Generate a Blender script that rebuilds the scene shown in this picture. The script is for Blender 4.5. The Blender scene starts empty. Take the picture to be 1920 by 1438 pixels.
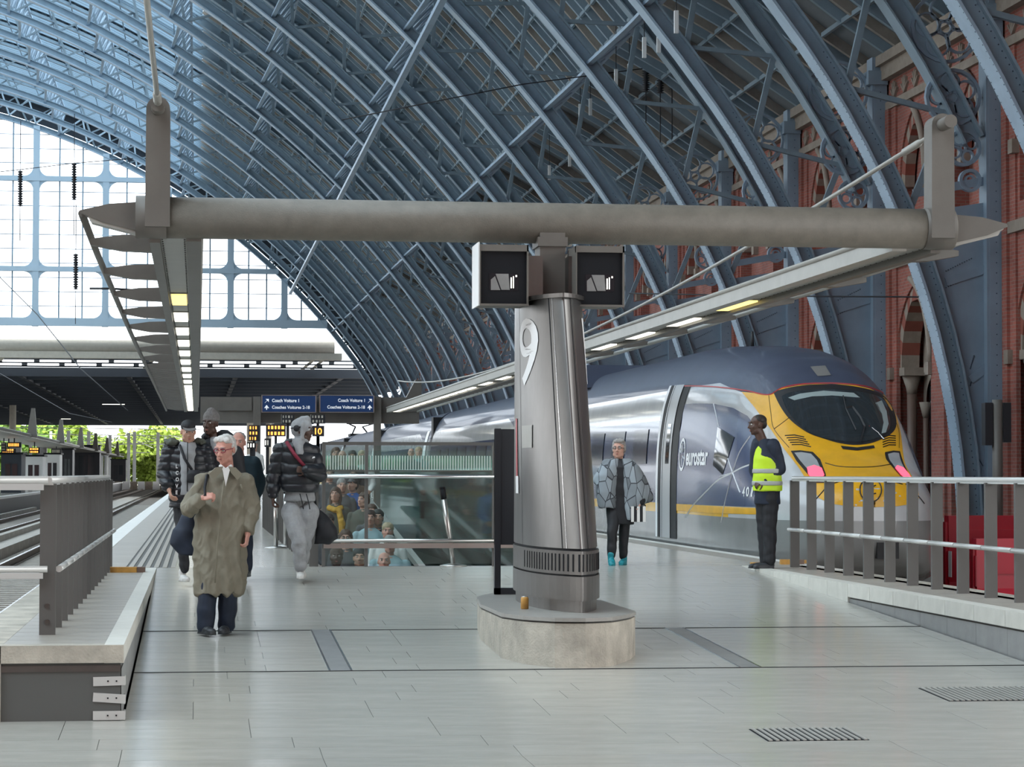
import bpy, bmesh, math, random
from mathutils import Vector, Matrix, noise
from mathutils.bvhtree import BVHTree
random.seed(7)
C = bpy.context.scene.collection
PI = math.pi
# ---------------------------------------------------------------- camera, sky, light, exposure
FPX = 4600.0; YAW = math.atan(590/4600); PITCH = 0.03674; ROLL = 0.0018; CAMZ = 1.12
_F = Vector((math.sin(YAW)*math.cos(PITCH), math.cos(YAW)*math.cos(PITCH), math.sin(PITCH)))
_R = Vector((math.cos(YAW), -math.sin(YAW), 0)); _U = _R.cross(_F)
_R2 = _R*math.cos(ROLL) + _U*math.sin(ROLL); _U2 = _U*math.cos(ROLL) - _R*math.sin(ROLL)
cam = bpy.data.cameras.new('camera'); camo = bpy.data.objects.new('camera', cam); C.objects.link(camo)
cam.sensor_width = 36.0; cam.lens = FPX/1920*36; cam.clip_end = 2000
camo.matrix_world = Matrix(((_R2.x,_U2.x,-_F.x,0),(_R2.y,_U2.y,-_F.y,0),(_R2.z,_U2.z,-_F.z,CAMZ),(0,0,0,1)))
bpy.context.scene.camera = camo
sc = bpy.context.scene
sc.view_settings.view_transform = 'Standard'; sc.view_settings.look = 'None'
sc.view_settings.gamma = 1.0; sc.view_settings.use_curve_mapping = False
sc.view_settings.exposure = 0.15
w = bpy.data.worlds.new('sky'); sc.world = w; w.use_nodes = True
wn = w.node_tree; bg = wn.nodes['Background']
tc = wn.nodes.new('ShaderNodeTexCoord'); nz_ = wn.nodes.new('ShaderNodeTexNoise'); nz_.inputs['Scale'].default_value = 2.2
rp = wn.nodes.new('ShaderNodeValToRGB'); rp.color_ramp.elements[0].color = (.88,.94,1,1); rp.color_ramp.elements[1].color = (1,.985,.955,1)
rp.color_ramp.elements[0].position = .35; rp.color_ramp.elements[1].position = .65
wn.links.new(tc.outputs['Generated'], nz_.inputs['Vector']); wn.links.new(nz_.outputs[0], rp.inputs[0]); wn.links.new(rp.outputs[0], bg.inputs[0])
bg.inputs['Strength'].default_value = 3.2
sun = bpy.data.lights.new('sun', 'SUN'); sun.energy = 1.5; sun.angle = math.radians(40); sun.color = (1,.96,.9)
suno = bpy.data.objects.new('sun', sun); C.objects.link(suno); suno.location = (-40, 0, 60)
suno.rotation_euler = Vector((.62, .42, -1)).to_track_quat('-Z','Y').to_euler()

def ray(px, py):
    d = _F + _R2*((px-960)/FPX) - _U2*((py-719)/FPX)
    return d
def at(px, py, **k):
    """world point seen at a pixel of the 1920x1438 photograph, on a plane x=, y=, z= or at camera depth d="""
    d = ray(px, py); o = Vector((0,0,CAMZ))
    if 'd' in k: return o + d*k['d']
    if 'z' in k: t = (k['z']-CAMZ)/d.z
    elif 'y' in k: t = k['y']/d.y
    else: t = k['x']/d.x
    return o + d*t
# ---------------------------------------------------------------- materials
MATS = {}
def newmat(name):
    m = bpy.data.materials.new(name); m.use_nodes = True; MATS[name] = m
    return m, m.node_tree, m.node_tree.nodes['Principled BSDF']
def mat(name, col, rough=.6, metal=0., var=.0, scale=3., bump=0., bscale=40., spec=.5, emit=None, est=1., trans=0., alpha=1., rand=0., stretch=(1,1,1), coat=0.):
    m, nt, b = newmat(name); N = nt.nodes; L = nt.links
    b.inputs['Roughness'].default_value = rough; b.inputs['Metallic'].default_value = metal
    b.inputs['Specular IOR Level'].default_value = spec; b.inputs['Base Color'].default_value = (*col, 1)
    b.inputs['Transmission Weight'].default_value = trans; b.inputs['Alpha'].default_value = alpha
    if coat: b.inputs['Coat Weight'].default_value = coat; b.inputs['Coat Roughness'].default_value = .08
    if emit: b.inputs['Emission Color'].default_value = (*emit, 1); b.inputs['Emission Strength'].default_value = est
    if var or bump or rand:
        t = N.new('ShaderNodeTexCoord'); mp = N.new('ShaderNodeMapping'); mp.inputs['Scale'].default_value = stretch
        L.new(t.outputs['Object'], mp.inputs[0])
    if var or rand:
        n = N.new('ShaderNodeTexNoise'); n.inputs['Scale'].default_value = scale; n.inputs['Detail'].default_value = 5; n.inputs['Roughness'].default_value = .65
        L.new(mp.outputs[0], n.inputs['Vector'])
        mr = N.new('ShaderNodeMapRange'); mr.inputs['From Min'].default_value = .3; mr.inputs['From Max'].default_value = .7
        mr.inputs['To Min'].default_value = 1-var; mr.inputs['To Max'].default_value = 1+var
        L.new(n.outputs[0], mr.inputs[0]); src = mr.outputs[0]
        if rand:
            oi = N.new('ShaderNodeObjectInfo'); mr2 = N.new('ShaderNodeMapRange'); mr2.inputs['To Min'].default_value = 1-rand; mr2.inputs['To Max'].default_value = 1+rand
            L.new(oi.outputs['Random'], mr2.inputs[0]); mm = N.new('ShaderNodeMath'); mm.operation = 'MULTIPLY'
            L.new(src, mm.inputs[0]); L.new(mr2.outputs[0], mm.inputs[1]); src = mm.outputs[0]
        mx = N.new('ShaderNodeVectorMath'); mx.operation = 'SCALE'; mx.inputs[0].default_value = col
        L.new(src, mx.inputs['Scale']); L.new(mx.outputs[0], b.inputs['Base Color'])
    if bump:
        n2 = N.new('ShaderNodeTexNoise'); n2.inputs['Scale'].default_value = bscale; n2.inputs['Detail'].default_value = 4; L.new(mp.outputs[0], n2.inputs['Vector'])
        bp = N.new('ShaderNodeBump'); bp.inputs['Strength'].default_value = bump; bp.inputs['Distance'].default_value = .02
        L.new(n2.outputs[0], bp.inputs['Height']); L.new(bp.outputs[0], b.inputs['Normal'])
    return m
def glassmat(name, tint, gloss=.12, rough=.03, fog=0., fogcol=(.8,.9,1)):
    """thin pane: mostly clear, a little mirror, optionally a diffusing body"""
    m, nt, b = newmat(name); N = nt.nodes; L = nt.links; N.remove(b)
    tr = N.new('ShaderNodeBsdfTransparent'); tr.inputs[0].default_value = (*tint, 1)
    gl = N.new('ShaderNodeBsdfGlossy'); gl.inputs['Roughness'].default_value = rough
    lw = N.new('ShaderNodeLayerWeight'); lw.inputs[0].default_value = .35
    ml = N.new('ShaderNodeMath'); ml.operation = 'MULTIPLY_ADD'; ml.inputs[1].default_value = .55; ml.inputs[2].default_value = gloss
    L.new(lw.outputs['Fresnel'], ml.inputs[0])
    mx = N.new('ShaderNodeMixShader'); L.new(ml.outputs[0], mx.inputs[0]); L.new(tr.outputs[0], mx.inputs[1]); L.new(gl.outputs[0], mx.inputs[2])
    out = N['Material Output']; last = mx
    if fog:
        d = N.new('ShaderNodeBsdfTranslucent'); d.inputs[0].default_value = (*fogcol, 1)
        m2 = N.new('ShaderNodeMixShader'); m2.inputs[0].default_value = fog; L.new(mx.outputs[0], m2.inputs[1]); L.new(d.outputs[0], m2.inputs[2]); last = m2
    L.new(last.outputs[0], out.inputs[0]); return m
mat('rib_blue', (.25,.34,.41), .42, var=.12, scale=1.2)
mat('rib_pale', (.36,.47,.58), .42, var=.10, scale=1.5)
mat('column_blue', (.24,.32,.40), .5, var=.12, scale=.8)
mat('lattice_blue', (.20,.27,.32), .55, var=.1)
mat('rivet', (.05,.075,.11), .6)
mat('glazing_bar', (.20,.29,.37), .5)
mat('boarding', (.17,.19,.205), .75, var=.25, scale=.6, stretch=(1,.2,1))
mat('soffit_board', (.12,.085,.07), .8, var=.25, scale=.8)
mat('canopy_grey', (.145,.133,.118), .48, var=.10, scale=2., spec=.4)
mat('canopy_pale', (.36,.35,.32), .42, var=.08)
mat('tube_dirt', (.165,.150,.125), .5, var=.16, scale=6., bump=.15, bscale=90)
mat('steel', (.50,.49,.47), .3, metal=1., var=.1, scale=1.5, stretch=(1,1,.25))
mat('steel_bright', (.78,.79,.80), .22, metal=1.)
mat('panel_steel', (.205,.20,.195), .34, metal=1., var=.22, scale=1.8, stretch=(1,1,.3))
mat('dark_steel', (.17,.16,.152), .40, metal=1., var=.12, scale=2.)
mat('rail_bright', (.62,.62,.60), .28, metal=.25)
mat('post_grey', (.105,.10,.094), .5, var=.06)
mat('concrete', (.42,.385,.325), .75, var=.34, scale=3., bump=.3, bscale=60)
mat('plinth_top', (.30,.285,.26), .4, var=.08, scale=8)
mat('floor_stone', (.44,.425,.38), .19, var=.09, scale=2.2, bump=.03, bscale=120, rand=.035, spec=.5, stretch=(1,3,1))
mat('joint_dark', (.10,.10,.095), .7)
mat('slab_stone', (.34,.31,.27), .42, var=.10, scale=5., rand=.05)
mat('kerb_pale', (.60,.585,.53), .5, var=.08, scale=6., rand=.05)
mat('white_line', (.78,.77,.73), .45, var=.05)
mat('fascia_stone', (.24,.24,.235), .38, var=.14, scale=5., rand=.04)
mat('fascia_front', (.235,.222,.205), .55, var=.12, scale=3.)
mat('ballast', (.20,.175,.15), .9, var=.35, scale=14., bump=1., bscale=22)
mat('track_concrete', (.40,.37,.33), .8, var=.2, scale=3.)
mat('rail_rust', (.12,.09,.07), .6)
mat('rail_top', (.55,.55,.55), .25, metal=1.)
mat('black', (.010,.011,.014), .6, spec=.2)
mat('dark_panel', (.030,.031,.036), .5, spec=.3)
mat('mullion_pale', (.42,.54,.64), .5)
mat('screen_dark', (.015,.017,.022), .12)
mat('white', (.85,.85,.85), .5)
mat('orange_wood', (.52,.27,.06), .55, var=.15, scale=12)
mat('red_plastic', (.50,.012,.03), .35)
mat('red_bright', (.75,.03,.06), .3)
mat('amber', (.02,.02,.02), emit=(1,.35,.06), est=2.5)
mat('lamp_warm', (.9,.8,.4), emit=(1,.75,.22), est=1.5)
mat('lamp_white', (.9,.9,.85), emit=(1,.97,.82), est=2.2)
mat('tail_red', (.6,.02,.05), emit=(1,.06,.10), est=3.)
mat('sign_blue', (.01,.05,.17), .4)
mat('sign_white', (.85,.86,.88), .5, emit=(.9,.93,1), est=.35)
mat('leaf', (.16,.30,.04), .7, var=.45, scale=.35)
mat('leaf_b', (.30,.42,.05), .7, var=.35, scale=.35)
mat('bark', (.12,.09,.07), .9)
mat('extension_dark', (.035,.045,.06), .6)
mat('extension_cream', (.52,.49,.42), .6, var=.08)
mat('far_ground', (.46,.43,.40), .9, var=.2, scale=.1)
mat('mast_white', (.8,.82,.82), .5)
mat('stone_trim', (.30,.25,.205), .75, var=.18, scale=3)
mat('brick_red', (.27,.085,.06), .8, var=.1)
mat('shaft_brown', (.17,.11,.085), .55)
mat('window_dark', (.03,.03,.035), .2)
mat('frosted', (.1,.1,.1))
m_, nt_, b_ = newmat('roof_glass'); nt_.nodes.remove(b_)
_t = nt_.nodes.new('ShaderNodeBsdfTransparent'); _t.inputs[0].default_value = (.66,.80,.90,1); _d = nt_.nodes.new('ShaderNodeBsdfTranslucent'); _d.inputs[0].default_value = (.80,.92,1,1)
_m = nt_.nodes.new('ShaderNodeMixShader'); _m.inputs[0].default_value = .45; nt_.links.new(_t.outputs[0], _m.inputs[1]); nt_.links.new(_d.outputs[0], _m.inputs[2]); nt_.links.new(_m.outputs[0], nt_.nodes['Material Output'].inputs[0])
glassmat('screen_glass', (.96,.98,1), .03)
glassmat('balustrade_glass', (.90,.955,.94), .02, fog=.03, fogcol=(.5,.75,.7))
glassmat('stripe_glass', (.72,.90,.86), .02, fog=.12, fogcol=(.5,.85,.75))
glassmat('well_glass', (.45,.60,.59), .14, .05)
def brickmat(name, c1, c2, mortar, axes='YZ', sc=1.0):
    m, nt, b = newmat(name); N = nt.nodes; L = nt.links
    t = N.new('ShaderNodeTexCoord'); s = N.new('ShaderNodeSeparateXYZ'); c = N.new('ShaderNodeCombineXYZ'); L.new(t.outputs['Object'], s.inputs[0])
    ad = N.new('ShaderNodeMath'); ad.operation = 'ADD'; L.new(s.outputs['X'], ad.inputs[0]); L.new(s.outputs['Y'], ad.inputs[1])
    L.new(ad.outputs[0], c.inputs[0]); L.new(s.outputs['Z'], c.inputs[1])
    br = N.new('ShaderNodeTexBrick'); br.inputs['Color1'].default_value = (*c1,1); br.inputs['Color2'].default_value = (*c2,1); br.inputs['Mortar'].default_value = (*mortar,1)
    br.inputs['Scale'].default_value = 1; br.inputs['Brick Width'].default_value = .23; br.inputs['Row Height'].default_value = .078; br.inputs['Mortar Size'].default_value = .008
    L.new(c.outputs[0], br.inputs['Vector'])
    n = N.new('ShaderNodeTexNoise'); n.inputs['Scale'].default_value = .8; n.inputs['Detail'].default_value = 4; L.new(t.outputs['Object'], n.inputs['Vector'])
    mr = N.new('ShaderNodeMapRange'); mr.inputs['From Min'].default_value = .3; mr.inputs['From Max'].default_value = .7; mr.inputs['To Min'].default_value = .8; mr.inputs['To Max'].default_value = 1.25; L.new(n.outputs[0], mr.inputs[0])
    v = N.new('ShaderNodeVectorMath'); v.operation = 'SCALE'; L.new(br.outputs['Color'], v.inputs[0]); L.new(mr.outputs[0], v.inputs['Scale']); L.new(v.outputs[0], b.inputs['Base Color'])
    bp = N.new('ShaderNodeBump'); bp.inputs['Strength'].default_value = .5; bp.inputs['Distance'].default_value = .02; bp.invert = True
    L.new(br.outputs['Fac'], bp.inputs['Height']); L.new(bp.outputs[0], b.inputs['Normal']); b.inputs['Roughness'].default_value = .8
    return m
brickmat('brick', (.36,.112,.082), (.26,.082,.062), (.27,.18,.15))
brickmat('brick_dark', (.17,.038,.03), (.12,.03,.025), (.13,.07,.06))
M = MATS
# ---------------------------------------------------------------- mesh builder
class MB:
    def __init__(s): s.v = []; s.f = []; s.mi = []; s.k = 0; s.sm = []
    def add(s, vs, fs, smooth=False):
        o = len(s.v); s.v += [tuple(v) for v in vs]
        for f in fs: s.f.append(tuple(i+o for i in f)); s.mi.append(s.k); s.sm.append(smooth)
        return s
    def hexa(s, p):  # 8 points, bottom 4 then top 4
        return s.add(p, [(3,2,1,0),(4,5,6,7),(0,1,5,4),(1,2,6,5),(2,3,7,6),(3,0,4,7)])
    def box(s, x0, x1, y0, y1, z0, z1):
        return s.hexa([(x0,y0,z0),(x1,y0,z0),(x1,y1,z0),(x0,y1,z0),(x0,y0,z1),(x1,y0,z1),(x1,y1,z1),(x0,y1,z1)])
    def bar(s, a, b, wd, ht=None, up=(0,0,1)):
        a = Vector(a); b = Vector(b); ht = wd if ht is None else ht
        d = (b-a).normalized(); u = Vector(up)
        if abs(d.dot(u)) > .98: u = Vector((0,1,0)) if abs(d.y) < .9 else Vector((1,0,0))
        r = d.cross(u).normalized()*wd/2; u = r.cross(d).normalized()*ht/2
        return s.hexa([a-r-u, a+r-u, b+r-u, b-r-u, a-r+u, a+r+u, b+r+u, b-r+u])
    def tube(s, pts, r, n=12, cap=True, smooth=True):
        pts = [Vector(p) for p in pts]; rr = r if isinstance(r, (list, tuple)) else [r]*len(pts)
        vs = []; fs = []; pu = None
        for i, p in enumerate(pts):
            d = (pts[min(i+1, len(pts)-1)] - pts[max(i-1, 0)]).normalized()
            if pu is None: pu = Vector((0,0,1)) if abs(d.z) < .9 else Vector((1,0,0))
            a = d.cross(pu).normalized(); b_ = a.cross(d).normalized(); pu = b_
            for j in range(n):
                t = 2*PI*j/n; vs.append(p + (a*math.cos(t) + b_*math.sin(t))*rr[i])
        for i in range(len(pts)-1):
            for j in range(n): fs.append((i*n+j, i*n+(j+1)%n, (i+1)*n+(j+1)%n, (i+1)*n+j))
        s.add(vs, fs, smooth)
        if cap:
            o = len(s.v) - len(vs)
            s.f.append(tuple(o+j for j in reversed(range(n)))); s.mi.append(s.k); s.sm.append(False)
            s.f.append(tuple(o+(len(pts)-1)*n+j for j in range(n))); s.mi.append(s.k); s.sm.append(False)
        return s
    def prism(s, poly, z0, z1, poly2=None, smooth=False):   # plan polygon (x,y) extruded in z, optional other top outline
        n = len(poly); q = poly2 or poly
        vs = [(x,y,z0) for x,y in poly] + [(x,y,z1) for x,y in q]
        s.add(vs, [tuple(reversed(range(n))), tuple(range(n,2*n))])
        return s.add(vs, [(i,(i+1)%n,n+(i+1)%n,n+i) for i in range(n)], smooth)
    def plate(s, poly, y0, y1):   # (x,z) polygon with thickness in y
        n = len(poly); vs = [(x,y0,z) for x,z in poly] + [(x,y1,z) for x,z in poly]
        return s.add(vs, [tuple(range(n)), tuple(reversed(range(n,2*n)))] + [(i,n+i,n+(i+1)%n,(i+1)%n) for i in range(n)])
    def platex(s, poly, x0, x1):   # (y,z) polygon with thickness in x
        n = len(poly); vs = [(x0,y,z) for y,z in poly] + [(x1,y,z) for y,z in poly]
        return s.add(vs, [tuple(reversed(range(n))), tuple(range(n,2*n))] + [(i,(i+1)%n,n+(i+1)%n,n+i) for i in range(n)])
    def sweep(s, path, r0, r1, w0, w1):   # path of ((x,z),(nx,nz)); section radial r0..r1, along y w0..w1
        vs = []; fs = []
        for (x,z),(nx,nz) in path:
            for r, y in ((r0,w0),(r0,w1),(r1,w1),(r1,w0)): vs.append((x+nx*r, y, z+nz*r))
        for i in range(len(path)-1):
            for j in range(4): fs.append((i*4+j, (i+1)*4+j, (i+1)*4+(j+1)%4, i*4+(j+1)%4))
        e = (len(path)-1)*4; fs += [(0,1,2,3),(e+3,e+2,e+1,e)]
        return s.add(vs, fs)
    def mesh(s, name, mats):
        me = bpy.data.meshes.new(name); me.from_pydata(s.v, [], s.f)
        for m in (mats if isinstance(mats, (list, tuple)) else [mats]): me.materials.append(MATS[m] if isinstance(m, str) else m)
        me.polygons.foreach_set('material_index', s.mi); me.polygons.foreach_set('use_smooth', s.sm)
        bm = bmesh.new(); bm.from_mesh(me); bmesh.ops.recalc_face_normals(bm, faces=bm.faces[:]); bm.to_mesh(me); bm.free()
        return me
    def build(s, name, mats, parent=None, local=False):
        """geometry is given in world coordinates unless local; moved to the parent's origin"""
        if parent is not None and not local:
            q = parent.matrix_basis.inverted() if parent.parent is None else (parent.parent.matrix_basis @ parent.matrix_basis).inverted()
            s.v = [tuple(q @ Vector(v)) for v in s.v]
        return link(name, s.mesh(name, mats), parent)
def link(name, me, parent=None, loc=None, rot=None):
    o = bpy.data.objects.new(name, me); C.objects.link(o)
    if parent is not None: o.parent = parent
    if loc is not None: o.location = loc
    if rot is not None: o.rotation_euler = rot
    return o
def empty(name, loc=(0,0,0), rz=0):
    o = bpy.data.objects.new(name, None); C.objects.link(o); o.location = loc; o.rotation_euler = (0,0,rz)
    o.empty_display_size = .1
    o.matrix_basis = Matrix.Translation(Vector(loc)) @ Matrix.Rotation(rz, 4, 'Z')
    return o
def tag(o, label=None, cat=None, group=None, kind=None):
    if label: o['label'] = label
    if cat: o['category'] = cat
    if group: o['group'] = group
    if kind: o['kind'] = kind
    return o
def thing(name, label, cat, loc=(0,0,0), rz=0, group=None, kind=None):
    return tag(empty(name, loc, rz), label, cat, group, kind)
def copy_tree(o, loc=None, label=None):
    c = o.copy(); C.objects.link(c)
    if loc is not None: c.location = loc
    if label: c['label'] = label
    for ch in list(o.children):
        d = ch.copy(); C.objects.link(d); d.parent = c
        for g in list(ch.children):
            e = g.copy(); C.objects.link(e); e.parent = d
    return c
def text_mesh(txt, size, bold=0.0, extrude=.0):
    cu = bpy.data.curves.new('t', 'FONT'); cu.body = txt; cu.size = size; cu.offset = bold; cu.extrude = extrude; cu.resolution_u = 5
    o = bpy.data.objects.new('t', cu); C.objects.link(o)
    dg = bpy.context.evaluated_depsgraph_get(); me = bpy.data.meshes.new_from_object(o.evaluated_get(dg))
    bpy.data.objects.remove(o); bpy.data.curves.remove(cu)
    return me
def floor_z(y):
    return 0.0 if y > 29.4 else (-.0371*(29.4-y) if y > 14.5 else -.0371*14.9)
# ================================================================ the shed: arch profile
BAY = 8.94; Y1 = 51.0; NB = 17; YE = Y1 + NB*BAY      # ribs at Y1 + k*BAY
CX1, CZ1, RA = -2.2, -.57, 18.5
TH = math.radians(36); RB = 52.0
PX, PZ = CX1+RA*math.cos(TH), CZ1+RA*math.sin(TH)
CX2, CZ2 = PX-RB*math.cos(TH), PZ-RB*math.sin(TH)
XC = -20.0
def prof(off=0., th0=-.02, n1=14, n2=26, xend=XC):
    """arch path ((x,z),(nx,nz)) from the foot on the right up to x = xend, offset outwards by off"""
    out = []
    for i in range(n1):
        t = th0 + (TH-th0)*i/n1; out.append((t, CX1, CZ1, RA))
    tend = math.acos(max(-1, min(1, (xend-CX2)/(RB+off))))
    for i in range(n2+1):
        t = TH + (tend-TH)*i/n2; out.append((t, CX2, CZ2, RB))
    return [((cx+(r+off)*math.cos(t), cz+(r+off)*math.sin(t)), (math.cos(t), math.sin(t))) for t, cx, cz, r in out]
def at_len(s):
    """point on the inner curve by arc length from the 36 degree point (negative below)"""
    if s < 0: t = TH + s/RA; return (CX1+RA*math.cos(t), CZ1+RA*math.sin(t)), (math.cos(t), math.sin(t))
    t = TH + s/RB; return (CX2+RB*math.cos(t), CZ2+RB*math.sin(t)), (math.cos(t), math.sin(t))
def P3(s, off, y=0.):
    (x,z),(a,b) = at_len(s); return (x+a*off, y, z+b*off)
S_END = (math.acos((XC-CX2)/RB)-TH)*RB
S_BOT = -(TH+.02)*RA
XCOL = 16.85
# ---- rib meshes (at y = 0, shared by every rib)
def dots(mb, pts, r=.017):
    for p, n in pts:
        p = Vector(p); n = Vector(n).normalized(); u = n.cross(Vector((0,.9,.43))).normalized(); v = n.cross(u)
        b = [p + (u*math.cos(k*PI/2)+v*math.sin(k*PI/2))*r for k in range(4)]; mb.add(b+[p+n*r*.8], [(0,1,4),(1,2,4),(2,3,4),(3,0,4)])
inner = MB(); pth = prof(0)
inner.k = 0; inner.sweep(pth, -.03, .03, -.30, .30)  # flange in the paler blue, its brighter lighting put into the colour
inner.k = 1; inner.sweep(pth, .03, .36, -.035, .035); inner.sweep(pth, .36, .41, -.17, .17)
inner_me = inner.mesh('bottom_chord', ['rib_pale','rib_blue'])
outer = MB(); S0 = -1.6     # outer chord begins where it leaves the wall column
opth = [p for p in prof(2.0) if p[0][0] < XCOL-.25]
outer.sweep(opth, -.02, .02, -.26, .26); outer.sweep(opth, .02, .40, -.03, .03); outer.sweep(opth, .40, .44, -.26, .26)
outer_me = outer.mesh('top_chord', ['rib_blue'])
mb = MB(); s = -4.2; k = 0
while s < S_END-2:
    mb.bar(P3(s+2.85, .38), P3(s+1.45, 2.0), .11, .13, up=(0,1,0)); mb.bar(P3(s+1.45, 2.0), P3(s+.05, .38), .14, .11, up=(0,1,0))
    s += 2.9
lattice_me = mb.mesh('web_lattice', ['lattice_blue'])
mb = MB()   # foot plate between the rib and the wall column
low = [p for p in prof(0.40) if p[0][1] < 7.0 and p[0][0] < XCOL]
poly = [(x,z) for (x,z),n in low] + [(XCOL+.1, 7.0), (XCOL+.1, -.95)]
mb.plate(poly, -.02, .02)
for z in (.9, 3.0, 5.1, 7.0):
    x0 = CX1+math.sqrt((RA+.5)**2-(z-CZ1)**2); mb.bar((x0,0,z+.15),(XCOL,0,z+.45), .09, .18)
foot_me = mb.mesh('foot_plate', ['column_blue'])
mb = MB(); pts = []
for (x,z),(a,b) in prof(0, n1=90, n2=8)[:88]:
    for y in (-.26,.26): pts.append(((x-a*.032, y, z-b*.032), (-a,0,-b)))
    for r in (.09,.31): pts.append(((x+a*r, -.037, z+b*r), (0,-1,0)))
for z in (.9,3.0,5.1):
    x0 = CX1+math.sqrt((RA+.5)**2-(z-CZ1)**2); n = 12
    for i in range(n):
        for dz in (-.12,.24): pts.append(((x0+(XCOL-.3-x0)*i/n, -.03, z+.15+.3*i/n+dz), (0,-1,0)))
zz = -.5
while zz < 11:
    pts.append(((XCOL+.13, -.262, zz), (0,-1,0))); zz += .22
dots(mb, pts); rivet_me = mb.mesh('rivets', ['rivet'])
mb = MB(); mb.box(XCOL-.08, XCOL-.02, -.25, .25, -.95, 11.6); mb.box(XCOL-.02, XCOL+.3, -.26, -.20, -.95, 11.6); mb.box(XCOL-.02, XCOL+.3, .20, .26, -.95, 11.6)
mb.box(XCOL+.0, XCOL+.28, -.18, .18, -.95, 11.6); mb.box(XCOL-.2, XCOL+.3, -.34, .34, 10.9, 11.25)
column_me = mb.mesh('wall_column', ['column_blue'])
def ring(mb, c, r, t=.06, n=20, d=.07):
    vs = []; fs = []
    for i in range(n):
        a = 2*PI*i/n
        for rr, y in ((r,-d),(r,d),(r-t,d),(r-t,-d)): vs.append((c[0]+rr*math.cos(a), y, c[1]+rr*math.sin(a)))
    for i in range(n):
        for j in range(4): fs.append((i*4+j, ((i+1)%n)*4+j, ((i+1)%n)*4+(j+1)%4, i*4+(j+1)%4))
    mb.add(vs, fs)
mb = MB()
for cz_, r in ((10.75,.78),(9.25,.62),(8.15,.40),(7.45,.25)):
    xo = CX1+math.sqrt(max(0,(RA+2.45)**2-(cz_-CZ1)**2)) if cz_ < 10.4 else 15.05
    cx_ = XCOL-.12-r
    ring(mb, (cx_, cz_), r, .07)
    if r > .3:
        for q in range(5 if r > .6 else 4):
            a = 2*PI*q/(5 if r > .6 else 4)+.5; ring(mb, (cx_+r*.52*math.cos(a), cz_+r*.52*math.sin(a)), r*.36, .045, 14, .05)
        ring(mb, (cx_, cz_), r*.2, .04, 10, .05)
    else: ring(mb, (cx_, cz_), r*.5, .04, 10, .05)
tracery_me = mb.mesh('tracery', ['column_blue'])
ribs_y = [Y1 + k*BAY for k in range(-4, NB+1)]
for i, y in enumerate(ribs_y):
    r = empty('roof_rib', (0, y, 0)); tag(r, kind='structure')
    for nm, me in (('bottom_chord',inner_me),('top_chord',outer_me),('web_lattice',lattice_me),('foot_plate',foot_me),('wall_column',column_me),('tracery',tracery_me)):
        link(nm, me, r)
    if i < 9: tag(link('rivets', rivet_me, r), kind='stuff')
# left half of the shed, mirrored and simpler (out of the frame)
mb = MB(); mb.sweep(prof(0), -.03, .5, -.2, .2); half = mb.mesh('bottom_chord', ['rib_blue'])
for k in range(-2, NB+1, 1):
    r = empty('roof_rib', (2*XC, Y1+k*BAY, 0)); r.scale = (-1,1,1); tag(r, kind='structure'); link('bottom_chord', half, r)
mat('soffit_pale', (.30,.28,.25), .8, var=.15)
# ---- purlins, rafters, boarding and glazing, bay by bay (shared meshes)
X_GL = -1.1
S_GL = (math.acos((X_GL-CX2)/RB)-TH)*RB
s_11 = (math.acos((10.9-CX2)/RB)-TH)*RB
PUR = [s_11 + k*5.55 for k in range(0, 8) if s_11 + k*5.55 < S_END]
def purlin_mesh(s):
    mb = MB(); n = 8
    def pt(i, top):
        t = i/n; y = t*BAY
        return P3(s, 2.0 if top else .15+.75*math.sin(PI*t), y)
    for i in range(n):
        for dz in (0,):
            mb.bar(pt(i,0), pt(i+1,0), .17, .10)
        mb.bar(pt(i,1), pt(i+1,1), .14, .14)
        mb.bar(pt(i,i%2==1), pt(i+1,i%2==0), .07, .07)
        mb.bar(pt(i,0), pt(i,1), .06, .06)
    return mb.mesh('purlin', ['rib_pale'])
purs = [purlin_mesh(s) for s in PUR]
def clad(off, s0, s1, y0, y1, n):
    return [(P3(s0+(s1-s0)*i/n, off, y0), P3(s0+(s1-s0)*i/n, off, y1)) for i in range(n+1)]
S_LOWCL = (math.acos((13.0-CX2)/(RB+2.5))-TH)*RB
LOWP = [(17.35,11.55),(15.9,12.5),(14.4,13.6)]
mb = MB()   # boarding: from wall head, up the arch to the glazing
path = [Vector((x,0,z)) for x,z in LOWP] + [Vector(P3(S_LOWCL+.6+(S_GL-S_LOWCL-.6)*i/14, 2.5)) for i in range(15)]
vs = []; fs = []
for p in path:
    vs += [(p.x,0,p.z),(p.x,BAY,p.z),(p.x+.05,BAY,p.z+.12),(p.x+.05,0,p.z+.12)]
for i in range(len(path)-1):
    for j in range(4): fs.append((i*4+j,(i+1)*4+j,(i+1)*4+(j+1)%4,i*4+(j+1)%4))
mb.add(vs, fs); board_me = mb.mesh('roof_boarding', ['boarding'])
def rafter(y, w_, d_, p0=0, m_='lattice_blue'):
    mb = MB()
    for i in range(len(path)-1):
        a = path[i].copy(); b = path[i+1].copy(); a.y = b.y = y; o = Vector((-.6,0,-.8))*d_*.5; mb.bar(a+o, b+o, w_, d_)
    return mb.mesh('rafter', [m_])
raf = [rafter(BAY*t, .15, .24, 0, 'rib_blue' if i_ % 3 else 'soffit_pale') for i_, t in enumerate((.11,.22,.33,.44,.56,.67,.78,.89))]
mb = MB()
for i in range(1, len(path)-1):          # secondary longitudinal boards' laths
    a = path[i].copy(); b = a.copy(); a.y = 0; b.y = BAY; mb.bar(a-Vector((.1,0,.16)), b-Vector((.1,0,.16)), .09, .12)
lath_me = mb.mesh('batten', ['lattice_blue'])
mb = MB()   # furrow bars of the patent glazing
NGL = 10
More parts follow.
